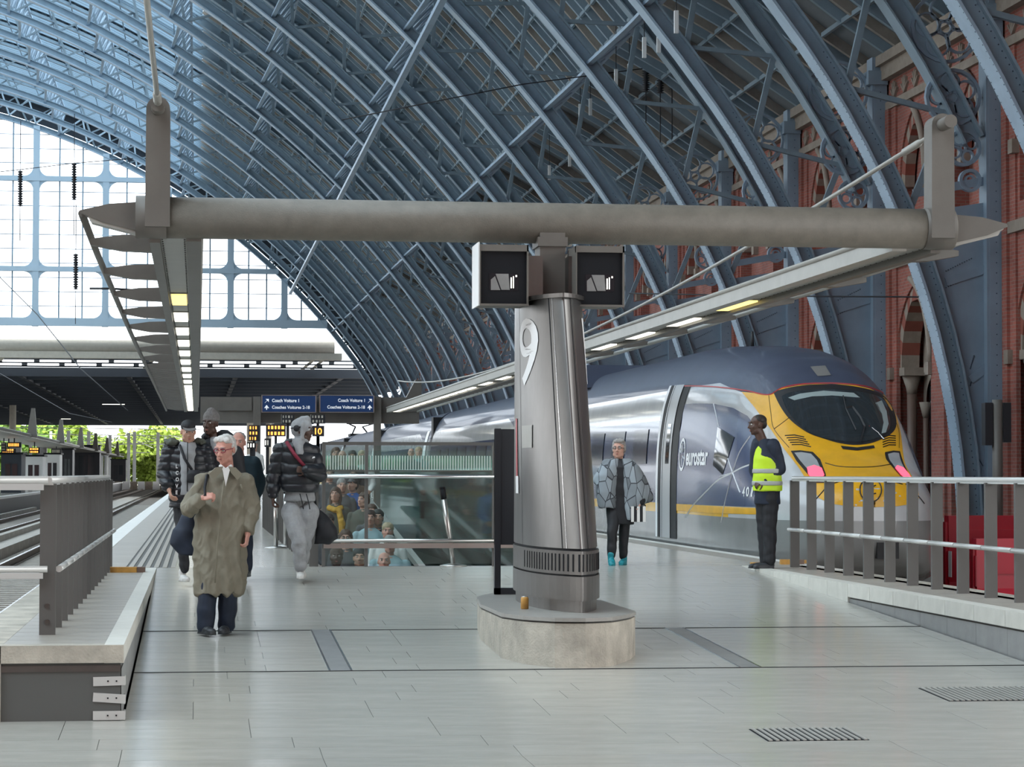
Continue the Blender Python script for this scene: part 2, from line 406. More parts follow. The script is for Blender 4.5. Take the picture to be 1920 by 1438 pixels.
for j in range(NGL+1):
    y = BAY*j/NGL
    for i in range(12):
        a = P3(S_GL+(S_END-S_GL)*i/12, 2.3, y); b = P3(S_GL+(S_END-S_GL)*(i+1)/12, 2.3, y); mb.bar(a, b, .12, .20)
bars_me = mb.mesh('glazing_bars', ['glazing_bar'])
mb = MB()
for j in range(NGL):
    for i in range(12):
        s0 = S_GL+(S_END-S_GL)*i/12; s1 = S_GL+(S_END-S_GL)*(i+1)/12; y0 = BAY*j/NGL; y1 = BAY*(j+1)/NGL; ym = (y0+y1)/2
        mb.add([P3(s0,2.4,y0),P3(s1,2.4,y0),P3(s1,2.4,y1),P3(s0,2.4,y1)], [(0,1,2,3)])
glaz_me = mb.mesh('roof_glazing', ['roof_glass'])
mb = MB()
for i in range(1, 12):
    s = S_GL+(S_END-S_GL)*i/12; mb.bar(P3(s,2.15,0), P3(s,2.15,BAY), .07, .10)
gbar_me = mb.mesh('glazing_purlin', ['glazing_bar'])
bay_ys = [Y1 + k*BAY for k in range(-7, NB)]
for i, y in enumerate(bay_ys):
    b = empty('roof_bay', (0, y, 0)); tag(b, kind='structure')
    link('roof_boarding', board_me, b); link('roof_glazing', glaz_me, b)
    if y > 20:
        for r_ in raf: link('rafter', r_, b)
        for p_ in purs: link('purlin', p_, b)
        link('batten', lath_me, b); tag(link('glazing_bars', bars_me, b), kind='stuff'); link('glazing_purlin', gbar_me, b)
    m_ = empty('roof_bay', (2*XC, y, 0)); m_.scale = (-1,1,1); tag(m_, kind='structure')
    link('roof_boarding', board_me, m_); link('roof_glazing', glaz_me, m_)
    if y > 20: tag(link('glazing_bars', bars_me, m_), kind='stuff')
# long bright walkway tube that runs the length of the shed
mb = MB(); a = P3(5.0*1.0, -.25); s_w = (math.acos((7.75-CX2)/RB)-TH)*RB
p = P3(s_w, -.30); mb.box(p[0]-.11, p[0]+.11, 20, YE-.3, p[2]-.14, p[2]+.02)
mb.build('trim_1', 'rib_pale').__setitem__('kind', 'structure')
# ================================================================ brick side wall, bay by bay
XW = 17.2
def arch_hw(z, hw, zs, R):
    if z <= zs: return hw
    h = z-zs; q = R*R-h*h
    return max(0., math.sqrt(max(0,q))-(R-hw))
def arch_pts(yc, hw, zs, R, za, n=12, z0=None):
    """outline from left foot over the apex to right foot, (y,z)"""
    L = []
    if z0 is not None: L.append((yc-hw, z0))
    for i in range(n+1):
        z = zs+(za-zs)*math.sin(PI/2*i/n); L.append((yc-arch_hw(z,hw,zs,R), z))
    return L + [(2*yc-y, z) for y,z in reversed(L[:-1])]
AR = dict(lo=(1.45,3.75,2.04,5.70,-.95), up=(1.10,8.2,2.02,10.0,6.9))
YCS = (2.25, 6.69)
mb = MB()
def wallface(mb, x, y0, y1, z0, z1, holes):   # holes: (yc,hw,zs,R,za,zb)
    zs = {z0, z1}
    for h in holes:
        zs |= {h[5], h[4]}; zs |= {h[2]+(h[4]-h[2])*math.sin(PI/2*i/12) for i in range(13)}
    zs = sorted(z for z in zs if z0 <= z <= z1)
    for a, b in zip(zs[:-1], zs[1:]):
        if b-a < 1e-6: continue
        m = (a+b)/2; cur = (y0, y0)
        for h in sorted(holes):
            if h[5] <= m <= h[4]:
                ha, hb = arch_hw(a,h[1],h[2],h[3]), arch_hw(b,h[1],h[2],h[3])
                if b >= h[4]-1e-6: hb = 0
                mb.add([(x,cur[0],a),(x,h[0]-ha,a),(x,h[0]-hb,b),(x,cur[1],b)], [(0,1,2,3)]); cur = (h[0]+ha, h[0]+hb)
        mb.add([(x,cur[0],a),(x,y1,a),(x,y1,b),(x,cur[1],b)], [(0,1,2,3)])
holes = [(yc,)+AR[k] for yc in YCS for k in ('lo','up')]
wallface(mb, XW, 0, BAY, -1.3, 11.0, holes)
for h in holes:
    pts = arch_pts(h[0],h[1],h[2],h[3],h[4],12,h[5]); dp = .75 if h[5] < 0 else .35
    for (y0,z0),(y1,z1) in zip(pts[:-1], pts[1:]): mb.add([(XW,y0,z0),(XW,y1,z1),(XW+dp,y1,z1),(XW+dp,y0,z0)], [(0,1,2,3)])
wall_me = mb.mesh('brick_face', ['brick'])
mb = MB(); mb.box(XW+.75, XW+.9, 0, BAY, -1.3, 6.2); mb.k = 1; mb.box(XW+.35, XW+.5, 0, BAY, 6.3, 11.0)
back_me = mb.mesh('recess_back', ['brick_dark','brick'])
mb = MB()   # hood moulds, string courses, cornice
for h in holes:
    pts = arch_pts(h[0],h[1]+.16,h[2],h[3]+.16,h[4]+.2,12)
    mb.tube([(XW-.06,y,z) for y,z in pts], .085, 6)
    for y in (h[0]-h[1]-.16, h[0]+h[1]+.16): mb.box(XW-.16, XW+.02, y-.14, y+.14, h[2]-.28, h[2]+.02)
mb.box(XW-.10, XW, 0, BAY, 6.25, 6.5); mb.box(XW-.10, XW, 0, BAY, 10.25, 10.45); mb.box(XW-.22, XW+.1, 0, BAY, 11.0, 11.35); mb.box(XW-.35, XW+.1, 0, BAY, 11.35, 11.6)
mb.box(XW-.14, XW, 0, BAY, -.1, .12)
trim_me = mb.mesh('stone_moulding', ['stone_trim'])
def voussoirs(h, x0, x1, t, nn):
    mb = MB(); a = arch_pts(h[0],h[1],h[2],h[3],h[4],nn); b = arch_pts(h[0],h[1]-t,h[2],h[3]-t*.6,h[4]-t*1.15,nn)
    for i in range(len(a)-1):
        mb.k = i % 2; p = [(x0,*a[i]),(x0,*a[i+1]),(x0,*b[i+1]),(x0,*b[i])]; q = [(x1,p_[1],p_[2]) for p_ in p]
        mb.hexa([p[0],p[1],q[1],q[0],p[3],p[2],q[2],q[3]])
    return mb
vs_me = []
for h in holes:
    vs_me.append(voussoirs(h, XW+.05, XW+(.5 if h[5]<0 else .3), .30, 8).mesh('arch_stones', ['brick_red','stone_trim']))
mb = MB()   # shafts with capitals and bases, tympanum
for yc in YCS:
    for s_ in (-1,1):
        y = yc+s_*1.12; mb.k = 0
        mb.tube([(XW+.30,y,-.6),(XW+.30,y,3.1)], .12, 10)
        mb.k = 1; mb.tube([(XW+.30,y,3.1),(XW+.30,y,3.25),(XW+.30,y,3.55)], [.12,.14,.24], 10); mb.box(XW+.02, XW+.6, y-.3, y+.3, 3.55, 3.75)
        mb.tube([(XW+.30,y,-.95),(XW+.30,y,-.6)], [.22,.13], 10)
    mb.k = 1; wallface(mb, XW+.62, yc-1.2, yc+1.2, 2.9, 5.3, [(yc-.55,.42,2.9,.62,3.6,2.8),(yc+.55,.42,2.9,.62,3.6,2.8)])
    for s_ in (-.95,0,.95): mb.k = 0; mb.tube([(XW+.6,yc+s_,-.9),(XW+.6,yc+s_,2.5)], .07, 8); mb.k = 1; mb.tube([(XW+.6,yc+s_,2.5),(XW+.6,yc+s_,2.9)], [.07,.17], 8)
shaft_me = mb.mesh('arcade_shafts', ['shaft_brown','stone_trim'])
mb = MB()
for yc in YCS:
    for a in (-.5,.5): mb.box(XW+.68, XW+.74, yc+a-.38, yc+a+.38, .3, 3.3)
winp_me = mb.mesh('arcade_window', ['window_dark'])
mb = MB()
for y0, y1, x in ((-.62,-.30,.12),(.30,.62,.12),(-1.0,-.62,.05),(.62,1.0,.05),(4.0,4.94,.07)): mb.box(XW-x, XW+.05, y0, y1, -1.3, 6.25 if y0 > 1 else 10.25)
pil_me = mb.mesh('brick_pilaster', ['brick'])
mb = MB()   # carved panels over the upper arches: leaf reliefs in a row
for i in range(9):
    y = .9+i*.9
    for a in range(5):
        t = PI*.5+(a-2)*.5; mb.bar((XW-.03,y,10.5),(XW-.03,y+.3*math.cos(t),10.5+.42*math.sin(t)), .07, .05)
carv_me = mb.mesh('carved_relief', ['stone_trim'])
for k in range(-3, NB):
    o = empty('wall_right', (0, Y1+k*BAY, 0)); tag(o, kind='structure')
    for nm, me in (('brick_face',wall_me),('recess_back',back_me),('stone_moulding',trim_me),('arcade_shafts',shaft_me),('brick_pilaster',pil_me),('carved_relief',carv_me)): link(nm, me, o)
    for v in vs_me: link('arch_stones', v, o)
    link('window_pane', winp_me, o)
# iron shoe and service pipe beside the first column
t = thing('signal_post', 'slim grey post with a dark box on top beside the blue wall column', 'post', (13.05, 39.0, -.75))
mb = MB(); mb.tube([(13.05,39,-.75),(13.05,39,2.35)], .085, 12); mb.tube([(13.05,39,-.75),(13.05,39,-.68)], .2, 12); mb.build('pole', 'canopy_grey', t)
mb = MB(); mb.box(12.83, 12.96, 38.95, 39.15, 1.6, 2.3); mb.box(13.14, 13.27, 38.95, 39.15, 1.65, 2.3); mb.build('signal_box', 'dark_panel', t)
# unseen near end wall of the shed, added to block light from behind
o = empty('wall_near', (0,-11.5,0)); tag(o, kind='structure')
MB().box(-58, 18, -12, -11.5, -1.3, 31).build('brick_face', 'brick', o)
MB().box(-58, 17.2, -11.5, -11.3, 5.0, 5.6).build('string_course', 'stone_trim', o)
# ================================================================ end screen
e = empty('window_1', (0, YE, 0)); tag(e, kind='structure')
ZT = [CAMZ+(888-r)/4600*203.5 for r in (607, 512, 345, 178)]
mx = [at(p, 607, y=YE).x for p in (-200,-66,66,197,315,432,533)]
mx = [mx[0]-5.8*4, mx[0]-5.8*3, mx[0]-5.8*2, mx[0]-5.8] + mx
def ztop(x): 
    xx = x if x > XC else 2*XC-x
    q = (RB)**2-(xx-CX2)**2; z = CZ2+math.sqrt(max(q,0)); 
    return z if xx < PX else 10.
for x in mx:
    mb = MB(); mb.box(x-.26, x+.26, YE-.25, YE+.25, ZT[0]-.5, ztop(x)+.3); mb.build('mullion', 'mullion_pale', e)
xr_end = lambda z: CX2+math.sqrt(max(0, RB**2-(z-CZ2)**2))
for i, z in enumerate(ZT):
    x0, x1 = -60, xr_end(z)+.4
    mb = MB(); mb.box(max(x0, 2*XC-x1), x1, YE-.28, YE+.28, z-(.45 if i == 0 else .2), z+.2); mb.build('transom', 'mullion_pale', e)
mb = MB()
for x in mx:      # curved gussets in the corners
    for i, z in enumerate(ZT):
        if z > ztop(x)-1: continue
        for sx in (-1,1):
            for sz in ((1,) if i == 0 else (-1,1)):
                c = (x+sx*(.26+.75), z+sz*(.2+.75)); pl = [(x+sx*.26, z+sz*.2)]
                for a in range(7):
                    t_ = PI/2*a/6; pl.append((c[0]-sx*.75*math.cos(t_), c[1]-sz*.75*math.sin(t_)))
                mb.plate(pl, -.18+YE, .18+YE)
mb.build('gusset', 'mullion_pale', e)
mb = MB(); s = 2.
while s < S_END-1: mb.bar(P3(s,.4,YE-.35), P3(s+1.1,2.1,YE-.35), .13); mb.bar(P3(s+1.1,2.1,YE-.35), P3(s+2.2,.4,YE-.35), .13); s += 2.2
mb.build('gable_lattice', 'mullion_pale', e)
mb = MB(); allx = sorted(mx)
for a, b in zip(allx[:-1], allx[1:]):
    for t_ in (1/3, 2/3):
        x = a+(b-a)*t_; mb.box(x-.06, x+.06, YE-.05, YE+.05, ZT[0], ztop(x)+.3)
for t_ in (1/3, 2/3, 1.): 
    x = allx[-1]+4.2*t_; mb.box(x-.06, x+.06, YE-.05, YE+.05, ZT[0], max(ZT[0],ztop(x)+.3))
z = ZT[0]
while z < 31:
    z += 1.17; mb.box(max(-60, 2*XC-xr_end(z)), xr_end(z), YE-.03, YE+.03, z-.03, z+.03)
mb.build('glazing_bar', 'glazing_bar', e)
mb = MB(); pts = [(x,z) for (x,z),n in prof(0.2) if z > ZT[0]]; pts = [p for p in pts]
poly = pts + [(2*XC-x, z) for x,z in reversed(pts[:-1])]; mb.add([(x,YE+.1,z) for x,z in poly], [tuple(range(len(poly)))]); mb.build('pane', 'screen_glass', e)
mb = MB(); vs = []; P_ = prof(.5)
for (x,z),(a,b) in P_:
    if z > 8: vs.append(((x,YE+.3,z),(x+a*2.3,YE+.3,z+b*2.3)))
for (a,b),(c,d) in zip(vs[:-1], vs[1:]): mb.add([a,c,d,b], [(0,1,2,3)])
mb.build('gable_board', 'extension_dark', e)
# ================================================================ flat roofed extension beyond the shed
x_r = at(628, 650, y=YE+1).x
ex = empty('wall_far', (0, YE+1, 0)); tag(ex, kind='structure')
mb = MB(); mb.tube([(-70,YE+1.6,11.55),(x_r,YE+1.6,11.55)], .55, 16); mb.box(-70, x_r+.6, YE+1.2, YE+2.4, 10.55, 11.1); mb.build('fascia_beam', 'extension_cream', ex)
mb = MB(); x = x_r-1.5
while x > -70:
    for dx in (0, .8): mb.hexa([(x+dx,YE+1.4,10.9),(x+dx+.35,YE+1.4,10.9),(x+dx+.35,YE+1.8,10.9),(x+dx,YE+1.8,10.9),(x+dx-1.2,YE+5,9.9),(x+dx-.85,YE+5,9.9),(x+dx-.85,YE+5.4,9.9),(x+dx-1.2,YE+5.4,9.9)])
    x -= 13.2
mb.build('bracket', 'extension_cream', ex)
mb = MB()
for z, h in ((10.55,.12),(10.25,.10),(9.95,.12)): mb.box(-70, 15, YE+3.4, YE+3.7, z-h/2, z+h/2)
x = 14.
while x > -70: mb.box(x, x+.45, YE+3.4, YE+3.7, 10.25, 10.55); mb.box(x-1., x-.55, YE+3.4, YE+3.7, 9.95, 10.25); x -= 3.05
mb.build('louvre_truss', 'extension_dark', ex)
mb = MB(); mb.box(-80, 19, YE+6, 412, 9.45, 9.85); mb.box(-80, 19, YE+5.6, YE+6.4, 9.2, 9.95)
y = YE+12
while y < 412: mb.box(-80, 19, y, y+.5, 9.15, 9.5); y += 9
for x in range(-78, 19, 9): mb.box(x, x+.4, YE+6, 412, 9.2, 9.5)
mb.box(-80, 19, 411, 412, 9.0, 9.9); mb.build('flat_roof', 'extension_dark', ex)
mb = MB()
for i in range(9):
    x = random.uniform(-45, 14); y = random.uniform(215, 400); mb.box(x, x+random.uniform(1.2,2.6), y, y+.15, 9.05, 9.12)
tag(mb.build('strip_light', 'lamp_white', ex), kind='stuff')
c0 = at(475, 700, y=262)
mb = MB(); mb.box(c0.x-.65, c0.x+.65, 261.4, 262.6, -1.0, 9.45); mb.build('pier', 'extension_cream', ex)
for xx, yy in ((-22,300),(-44,262),(-44,340),(9.5,330)):
    mb = MB(); mb.tube([(xx,yy,-1.0),(xx,yy,9.45)], .4, 12); mb.build('pier', 'extension_cream', ex)
# ================================================================ ground, tracks, platforms
g = MB(); g.box(-150, 60, -30, 900, -1.6, -1.3).build('ground', 'far_ground').__setitem__('kind','structure')
ZB = -.95
o = empty('floor_track_bed', (0,0,0)); tag(o, kind='structure')
mb = MB(); mb.box(-9.2, -1.4, 5, 420, -1.3, ZB-.02); mb.box(7.3, 17.3, 0, 420, -1.3, ZB-.02); mb.box(-28.5,-21,5,420,-1.3,ZB-.02); mb.build('ballast_bed', 'ballast', o)
def track(xc, y0, y1, nm):
    t = empty('railway_track', (xc, y0, ZB)); tag(t, kind='structure')
    for s_ in (-1, 1):
        x = xc+s_*.7175
        mb = MB(); mb.box(x-.075, x+.075, y0, y1, ZB, ZB+.02); mb.box(x-.01, x+.01, y0, y1, ZB+.02, ZB+.12); mb.box(x-.035, x+.035, y0, y1, ZB+.12, ZB+.158)
        mb.k = 1; mb.box(x-.03, x+.03, y0, y1, ZB+.158, ZB+.166); mb.build('rail', ['rail_rust','rail_top'], t)
    mb = MB(); y = y0
    while y < min(y1, 160): mb.box(xc-1.25, xc+1.25, y, y+.28, ZB-.1, ZB-.002); y += .65
    tag(mb.build('sleepers', 'track_concrete', t), kind='stuff')
    for s_ in (-1, 1):     # upstands of cast concrete beside the rails, in blocks
        x = xc+s_*1.42
        me = MB().box(-.11, .11, 0, 1.92, 0, .26).mesh('upstand_block', 'track_concrete'); y = y0
        for q in range(60):
            if y > y1-2: break
            b = link('upstand_block', me, t, (x-xc, y-y0, -.02)); y += 2.0
track(-3.35, 14, 400, 'a'); track(-7.2, 14, 400, 'b'); track(9.07, 24, 400, 'c')
mb = MB(); mb.box(-5.9, -4.7, 14, 330, ZB-.05, ZB+.06); o = mb.build('floor_walkway', 'track_concrete'); tag(o, kind='structure')
# rubble, a few stones next to the near rail
mb = MB()
for i in range(260):
    x = random.uniform(-2.6,-1.7); y = random.uniform(17, 27); r = random.uniform(.03,.08); c = Vector((x,y,ZB+r*.5))
    p = [c+Vector((random.uniform(-r,r),random.uniform(-r,r),random.uniform(-r*.3,r))) for _ in range(4)]+[c+Vector((0,0,-r))]
    mb.add(p, [(0,1,2),(0,2,3),(0,1,4),(1,2,4),(2,3,4),(3,0,4)])
o = mb.build('ballast_stones', 'track_concrete'); tag(o, 'loose pale ballast stones beside the near left rail', 'stones', kind='stuff')
XL, XR, KL, KR, YR = -1.55, 7.56, -.465, 6.6, 29.4
o = empty('floor', (0,0,0)); tag(o, kind='structure')
WX0, WX1, WY0, WY1 = 1.50, 4.02, 29.72, 54.
mb = MB()   # sub-base of the ramp and the platform
def ramp(mb, x0, x1, y0, y1, dz=0., th=.3):
    mb.hexa([(x0,y0,floor_z(y0)-th),(x1,y0,floor_z(y0)-th),(x1,y1,floor_z(y1)-th),(x0,y1,floor_z(y1)-th),(x0,y0,floor_z(y0)+dz),(x1,y0,floor_z(y0)+dz),(x1,y1,floor_z(y1)+dz),(x0,y1,floor_z(y1)+dz)])
ramp(mb, KL, KR, 14.5, YR, -.006); mb.box(-8, 14, -6, 14.5, -.9, floor_z(0)-.006); ramp(mb, -8, KL, 14.5, 16.2, -.006); ramp(mb, KR, 14, 14.5, 16.2, -.006)
mb.box(XL+.3, WX0, YR, 330, -.3, -.006); mb.box(WX1, XR-.3, YR, 330, -.3, -.006); mb.box(WX0, WX1, YR, WY0, -.3, -.006); mb.box(WX0, WX1, WY1, 330, -.3, -.006)
mb.build('sub_base', 'joint_dark', o)
mb = MB(); mb.box(XL, XL+.3, 16.19, 330, -.3, 0); mb.box(XL+.18, XL+.3, 16.19, 330, -1.3, -.3); mb.box(XR-.3, XR, 17, 330, -.3, 0); mb.box(XR-.3, XR-.18, 17, 330, -1.3, -.3)
mb.build('platform_wall', 'concrete', o)
J1, J2 = 18.85, 21.95
def tile(wd, dp, m_='floor_stone', sl=0.): return MB().box(.002, wd-.002, .002 if m_ != 'slab_stone' else .006, dp-(.002 if m_ != 'slab_stone' else .006), -.03, 0).mesh('paving_slab', m_)
TW, TD = 1.0, .45
tl = {}
def put(wd, dp, x, y, parent, m_='floor_stone', nm='paving_slab', zz=None):
    k = (round(wd,3), round(dp,3), m_)
    if k not in tl: tl[k] = tile(wd, dp, m_)
    z = floor_z(y) if zz is None else zz
    s_ = math.atan(.0371) if (14.5 <= y < 29.4 and zz is None) else 0
    return link(nm, tl[k], parent, (x, y, z), (s_, 0, 0))
rows = []
y = 12.7
for y0_, y1_ in ((12.7, 14.5), (14.5, J1), (J1, J2), (J2, YR)):
    n = round((y1_-y0_)/TD); rows += [(y0_+(y1_-y0_)*i/n, (y1_-y0_)/n) for i in range(n)]
for i, (y, dp) in enumerate(rows):
    xa = KL if y > 16.1 else -2.465
    x = xa; off = random.choice((.45,.7,1.0,.85)); xe = KR if y > 16.1 else 5.6
    while x < xe-.01:
        wd = min(off if x == xa else 1.18, xe-x); put(wd, dp, x, y, o); x += wd
mb = MB(); mb.box(-8, 14, -6, 12.69, -.6, floor_z(0)); mb.box(5.61, 14, 12.69, 14.5, -.6, floor_z(0)); mb.box(-8, -2.47, 12.69, 14.5, -.6, floor_z(0)); ramp(mb, -8, -2.47, 14.5, 16.19, 0, .2); ramp(mb, 5.61, 14, 14.5, 16.19, 0, .2); mb.build('plain_paving', 'floor_stone', o)
# metal expansion joints across the ramp
for y in (J1, J2):
    mb = MB(); z = floor_z(y); mb.box(KL, KR, y-.012, y+.012, z-.002, z+.004); mb.build('expansion_joint', 'black', o)
for px_, in ((1.1,),(4.30,)):
    mb = MB(); mb.hexa([(px_-.075,J1,floor_z(J1)+.001),(px_+.075,J1,floor_z(J1)+.001),(px_+.075,J2,floor_z(J2)+.001),(px_-.075,J2,floor_z(J2)+.001),(px_-.075,J1,floor_z(J1)+.005),(px_+.075,J1,floor_z(J1)+.005),(px_+.075,J2,floor_z(J2)+.005),(px_-.075,J2,floor_z(J2)+.005)])
    mb.k = 1
    for s_ in (-.085,.085): mb.bar((px_+s_,J1,floor_z(J1)+.004),(px_+s_,J2,floor_z(J2)+.004), .014, .006)
    mb.build('joint_cover', ['fascia_stone','steel_bright'], o)
# platform paving beyond the ramp head: bigger slabs, and the rows at the left edge
for i in range(21):
    y = YR+.9*i
    for x0_, x1_, n in ((-.30,WX0,2),(WX1,XR-.55,3)):
        for j in range(n): wd = (x1_-x0_)/n; put(wd, .9, x0_+wd*j, y, o, zz=0)
    if i < 12: put(.42, .9, -1.25, y, o, 'slab_stone', zz=0)
mb = MB(); y2 = YR+18.9; mb.box(-.3, WX0, y2, 330, -.03, 0); mb.box(WX1, XR-.55, y2, 330, -.03, 0); mb.box(WX0, WX1, WY1, 330, -.03, 0); mb.box(WX0,WX1,YR,WY0,-.03,0); mb.build('far_paving', 'floor_stone', o)
mb = MB(); mb.box(-1.25, -.83, YR+10.8, 330, -.03, 0); mb.build('far_paving', 'slab_stone', o)
mb = MB(); mb.box(XL, -1.26, YR, 330, -.03, .003); mb.box(XR-.16, XR, 28, 330, -.03, .003); mb.build('edge_line', 'white_line', o)
mb = MB(); mb.box(XR-.55, XR-.16, YR, 330, -.03, 0.001); mb.build('edge_paving', 'slab_stone', o)
mb = MB(); mb.box(-.82, -.30, YR, 330, -.03, -.004); mb.k = 1
for i in range(6): x = -.80+i*.1; mb.box(x, x+.055, YR, 330, -.01, .004)
mb.build('tactile_strip', ['joint_dark','slab_stone'], o)
# ---- left raised slab beside the ramp
sl = empty('floor_left_slab', (-1.0, 16.19, 0)); tag(sl, kind='structure')
mb = MB(); mb.box(-3.4, -1.55+.02, 16.19, 16.9, -.3, -.004); mb.box(XL+.3, KL-.02, 16.22, YR, -1.3, -.012); mb.build('slab_core', 'joint_dark', sl)
k = 0; y = 16.19+.16
while y < YR-.1:
    dp = min(.41, YR-y); q = put(.66, dp, -1.25, y, None, 'slab_stone', zz=0); q.parent = sl; q.location = Vector((-1.25,y,0))-sl.location; y += .41
st_me = MB().box(-.16, .0, 0, .815, -.115, 0.004).mesh('kerb_stone', 'kerb_pale')
st_meL = MB().box(-.125, .0, 0, .815, -.115, 0.004).mesh('kerb_stone', 'kerb_pale')
for i in range(16):
    link('kerb_stone', st_meL, sl, (KL+1.0, i*.82+.02, 0))
mb = MB(); mb.box(-3.4, KL-.002, 16.19, 16.35, -.112, .002); mb.build('kerb_front', 'concrete', sl)
mb = MB(); mb.box(-3.4, -1.55, 16.35, 17.6, -.02, .0); mb.build('slab_top', 'slab_stone', sl)
for a, b in ((-3.4,-2.2),(-2.195,-1.4),(-1.395,KL-.03)):
    mb = MB(); mb.box(a, b, 16.23, 16.26, floor_z(16.2)+.005, -.18); mb.build('front_panel', 'fascia_front', sl)
mb = MB(); mb.box(-3.4, KL-.02, 16.21, 16.3, -.17, -.13); mb.build('shadow_rail', 'dark_steel', sl)
for i, (za, zb) in enumerate(((-.205,-.20),(-.305,-.32),(-.425,-.425))):
    mb = MB(); mb.bar((-.66,16.215,za-.03),(KL+.012,16.215,zb-.03), .008, .058, up=(0,0,1)); mb.box(KL, KL+.012, 16.215, 16.33, zb-.06, zb-.002)
    mb.k = 1
    for x in (-.565,-.51): mb.tube([(x,16.212,(za+zb)/2-.03),(x,16.206,(za+zb)/2-.03)], .006, 6)
    mb.build('corner_bracket', ['rail_bright','black'], sl)
mb = MB(); y = 16.24
while y < 25.5:       # side cladding panels that taper out as the ramp rises
    y1 = y+1.22; mb.add([(KL-.015,y,floor_z(y)),(KL-.015,y1-.01,floor_z(y1)),(KL-.015,y1-.01,-.155),(KL-.015,y,-.155)],[(0,1,2,3)]); y = y1
mb.build('side_panel', 'fascia_stone', sl)
mb = MB(); mb.box(KL-.03, KL-.006, 26., YR, -.16, -.11); mb.build('side_base', 'kerb_pale', sl)
# ---- right raised slab
sr = empty('floor_right_slab', (KR, 16.5, 0)); tag(sr, kind='structure')
mb = MB(); mb.box(KR+.03, XR-.3, 15.5, YR, -1.3, -.012); mb.build('slab_core', 'joint_dark', sr)
y = 16.4
while y < YR-.1:
    q = put(.62, min(.82, YR-y), KR+.16, y, None, 'slab_stone', zz=0); q.parent = sr; q.location = Vector((KR+.16,y,0))-sr.location; y += .82
st_me2 = MB().box(0, .16, 0, .812, -.13, .004).mesh('kerb_stone', 'kerb_pale'); y = YR-.82
kk = 0
while y > 16:
    if y > 24.0:      # full height stones on the upper half of the ramp
        mb = MB(); mb.hexa([(KR,y,floor_z(y)),(KR+.16,y,floor_z(y)),(KR+.16,y+.812,floor_z(y+.8)-.01),(KR,y+.812,floor_z(y+.8)-.01),(KR,y,.004),(KR+.16,y,.004),(KR+.16,y+.812,.004),(KR,y+.812,.004)]); mb.build('kerb_stone', 'kerb_pale', sr)
    else:
        link('kerb_stone', st_me2, sr, (0, y-16.5, 0))
        mb = MB(); mb.hexa([(KR+.02,y,floor_z(y)-.01),(KR+.1,y,floor_z(y)-.01),(KR+.1,y+.815,floor_z(y+.8)-.01),(KR+.02,y+.815,floor_z(y+.8)-.01),(KR+.02,y,-.15),(KR+.1,y,-.15),(KR+.1,y+.815,-.15),(KR+.02,y+.815,-.15)]); mb.build('fascia_panel', 'fascia_stone', sr)
    y -= .82
# ---- railings: blade posts, tubular rails
def railing(x, ys, label, off=0., z0=0., w_=.11):
    t = thing('railing', label, 'railing', (x, ys[0], z0), group=None)
    me = MB().box(-w_/2, w_/2, -.022, .022, 0, 1.045).mesh('post', 'post_grey')
    for y in ys: link('post', me, t, (0, y-ys[0], 0))
    mb = MB(); mb.tube([(x,ys[0]-.05,1.07),(x,ys[-1]+.05,1.07)], .028, 10); mb.box(x-.035, x+.035, ys[0]-.04, ys[-1]+.04, 1.035, 1.05); mb.build('top_rail', 'rail_bright', t)
    for a, b in zip(ys[:-1], ys[1:]):
        mb = MB(); mb.tube([(x+off,a+.012,.455),(x+off,b-.012,.455)], .024, 10); mb.build('mid_rail', 'rail_bright', t)
    return t
lys = [17.3+.82*i for i in range(15)]
rl = railing(-1.02, lys, 'grey steel railing with blade posts on the raised slab at left', .075)
mb = MB(); mb.tube([(-1.02,17.25,1.07),(-3.3,17.25,1.07)], .03, 10); mb.box(-3.3,-1.05,17.22,17.28,1.0,1.045); mb.build('return_rail', 'rail_bright', rl)
mb = MB(); mb.tube([(-1.02,17.25,.455),(-3.3,17.25,.455)], .024, 10); mb.box(-3.3,-1.05,17.23,17.27,.39,.43); mb.build('return_rail', 'rail_bright', rl)
for z in (.09,.20): MB().tube([(-1.02,17.277,z),(-1.02,17.268,z)], .017, 10).build('bolt', 'dark_steel', rl)
rys = [21.6-.82*4+.82*i for i in range(14)]
rr = railing(7.16, rys, 'grey steel railing with blade posts on the kerb in front of the train', -.075)
# ---- escalator well: floor, walls, glass
WL = empty('floor_escalator_well', (WX0, WY0, 0)); tag(WL, kind='structure')
def zf(y): return min(0., -.08*(WY1-2-y)) if y > 22 else -2.4
mb = MB(); mb.hexa([(WX0,WY0-3,zf(WY0)-.3),(WX1,WY0-3,zf(WY0)-.3),(WX1,WY1,-.3),(WX0,WY1,-.3),(WX0,WY0-3,zf(WY0)-.0),(WX1,WY0-3,zf(WY0)),(WX1,WY1,0),(WX0,WY1,0)]); mb.build('travelator_floor', 'dark_steel', WL)
mb = MB(); mb.box(WX0-.12, WX0, WY0, WY1, -2.6, -.3); mb.box(WX1, WX1+.12, WY0, WY1, -2.6, -.3); mb.box(WX0, WX1, WY0-3.2, WY0-3, -2.8, -.3); mb.build('well_wall', 'fascia_stone', WL)
mb = MB(); mb.bar((3.35,WY0-2,zf(WY0)-.1+.9),(3.35,WY1-1,.95), .10, .09); mb.bar((1.62,WY0-2,zf(WY0)+.8),(1.62,WY1-1,.95), .07, .07); mb.build('handrail', 'canopy_pale', WL)
mb = MB(); mb.bar((3.35,WY0-2,zf(WY0)-.1+.42),(3.35,WY1-1,.45), .03, .85); mb.build('balustrade', 'well_glass', WL)
mb = MB(); mb.bar((3.52,WY0-2,zf(WY0)+.35),(3.52,WY1-1,.4), .25, .05); mb.build('deck_strip', 'kerb_pale', WL)
t = thing('glass_screen', 'glass screen with steel handrails around the escalator well', 'balustrade', (WX0, WY0-.12, 0))
yy = WY0-.12
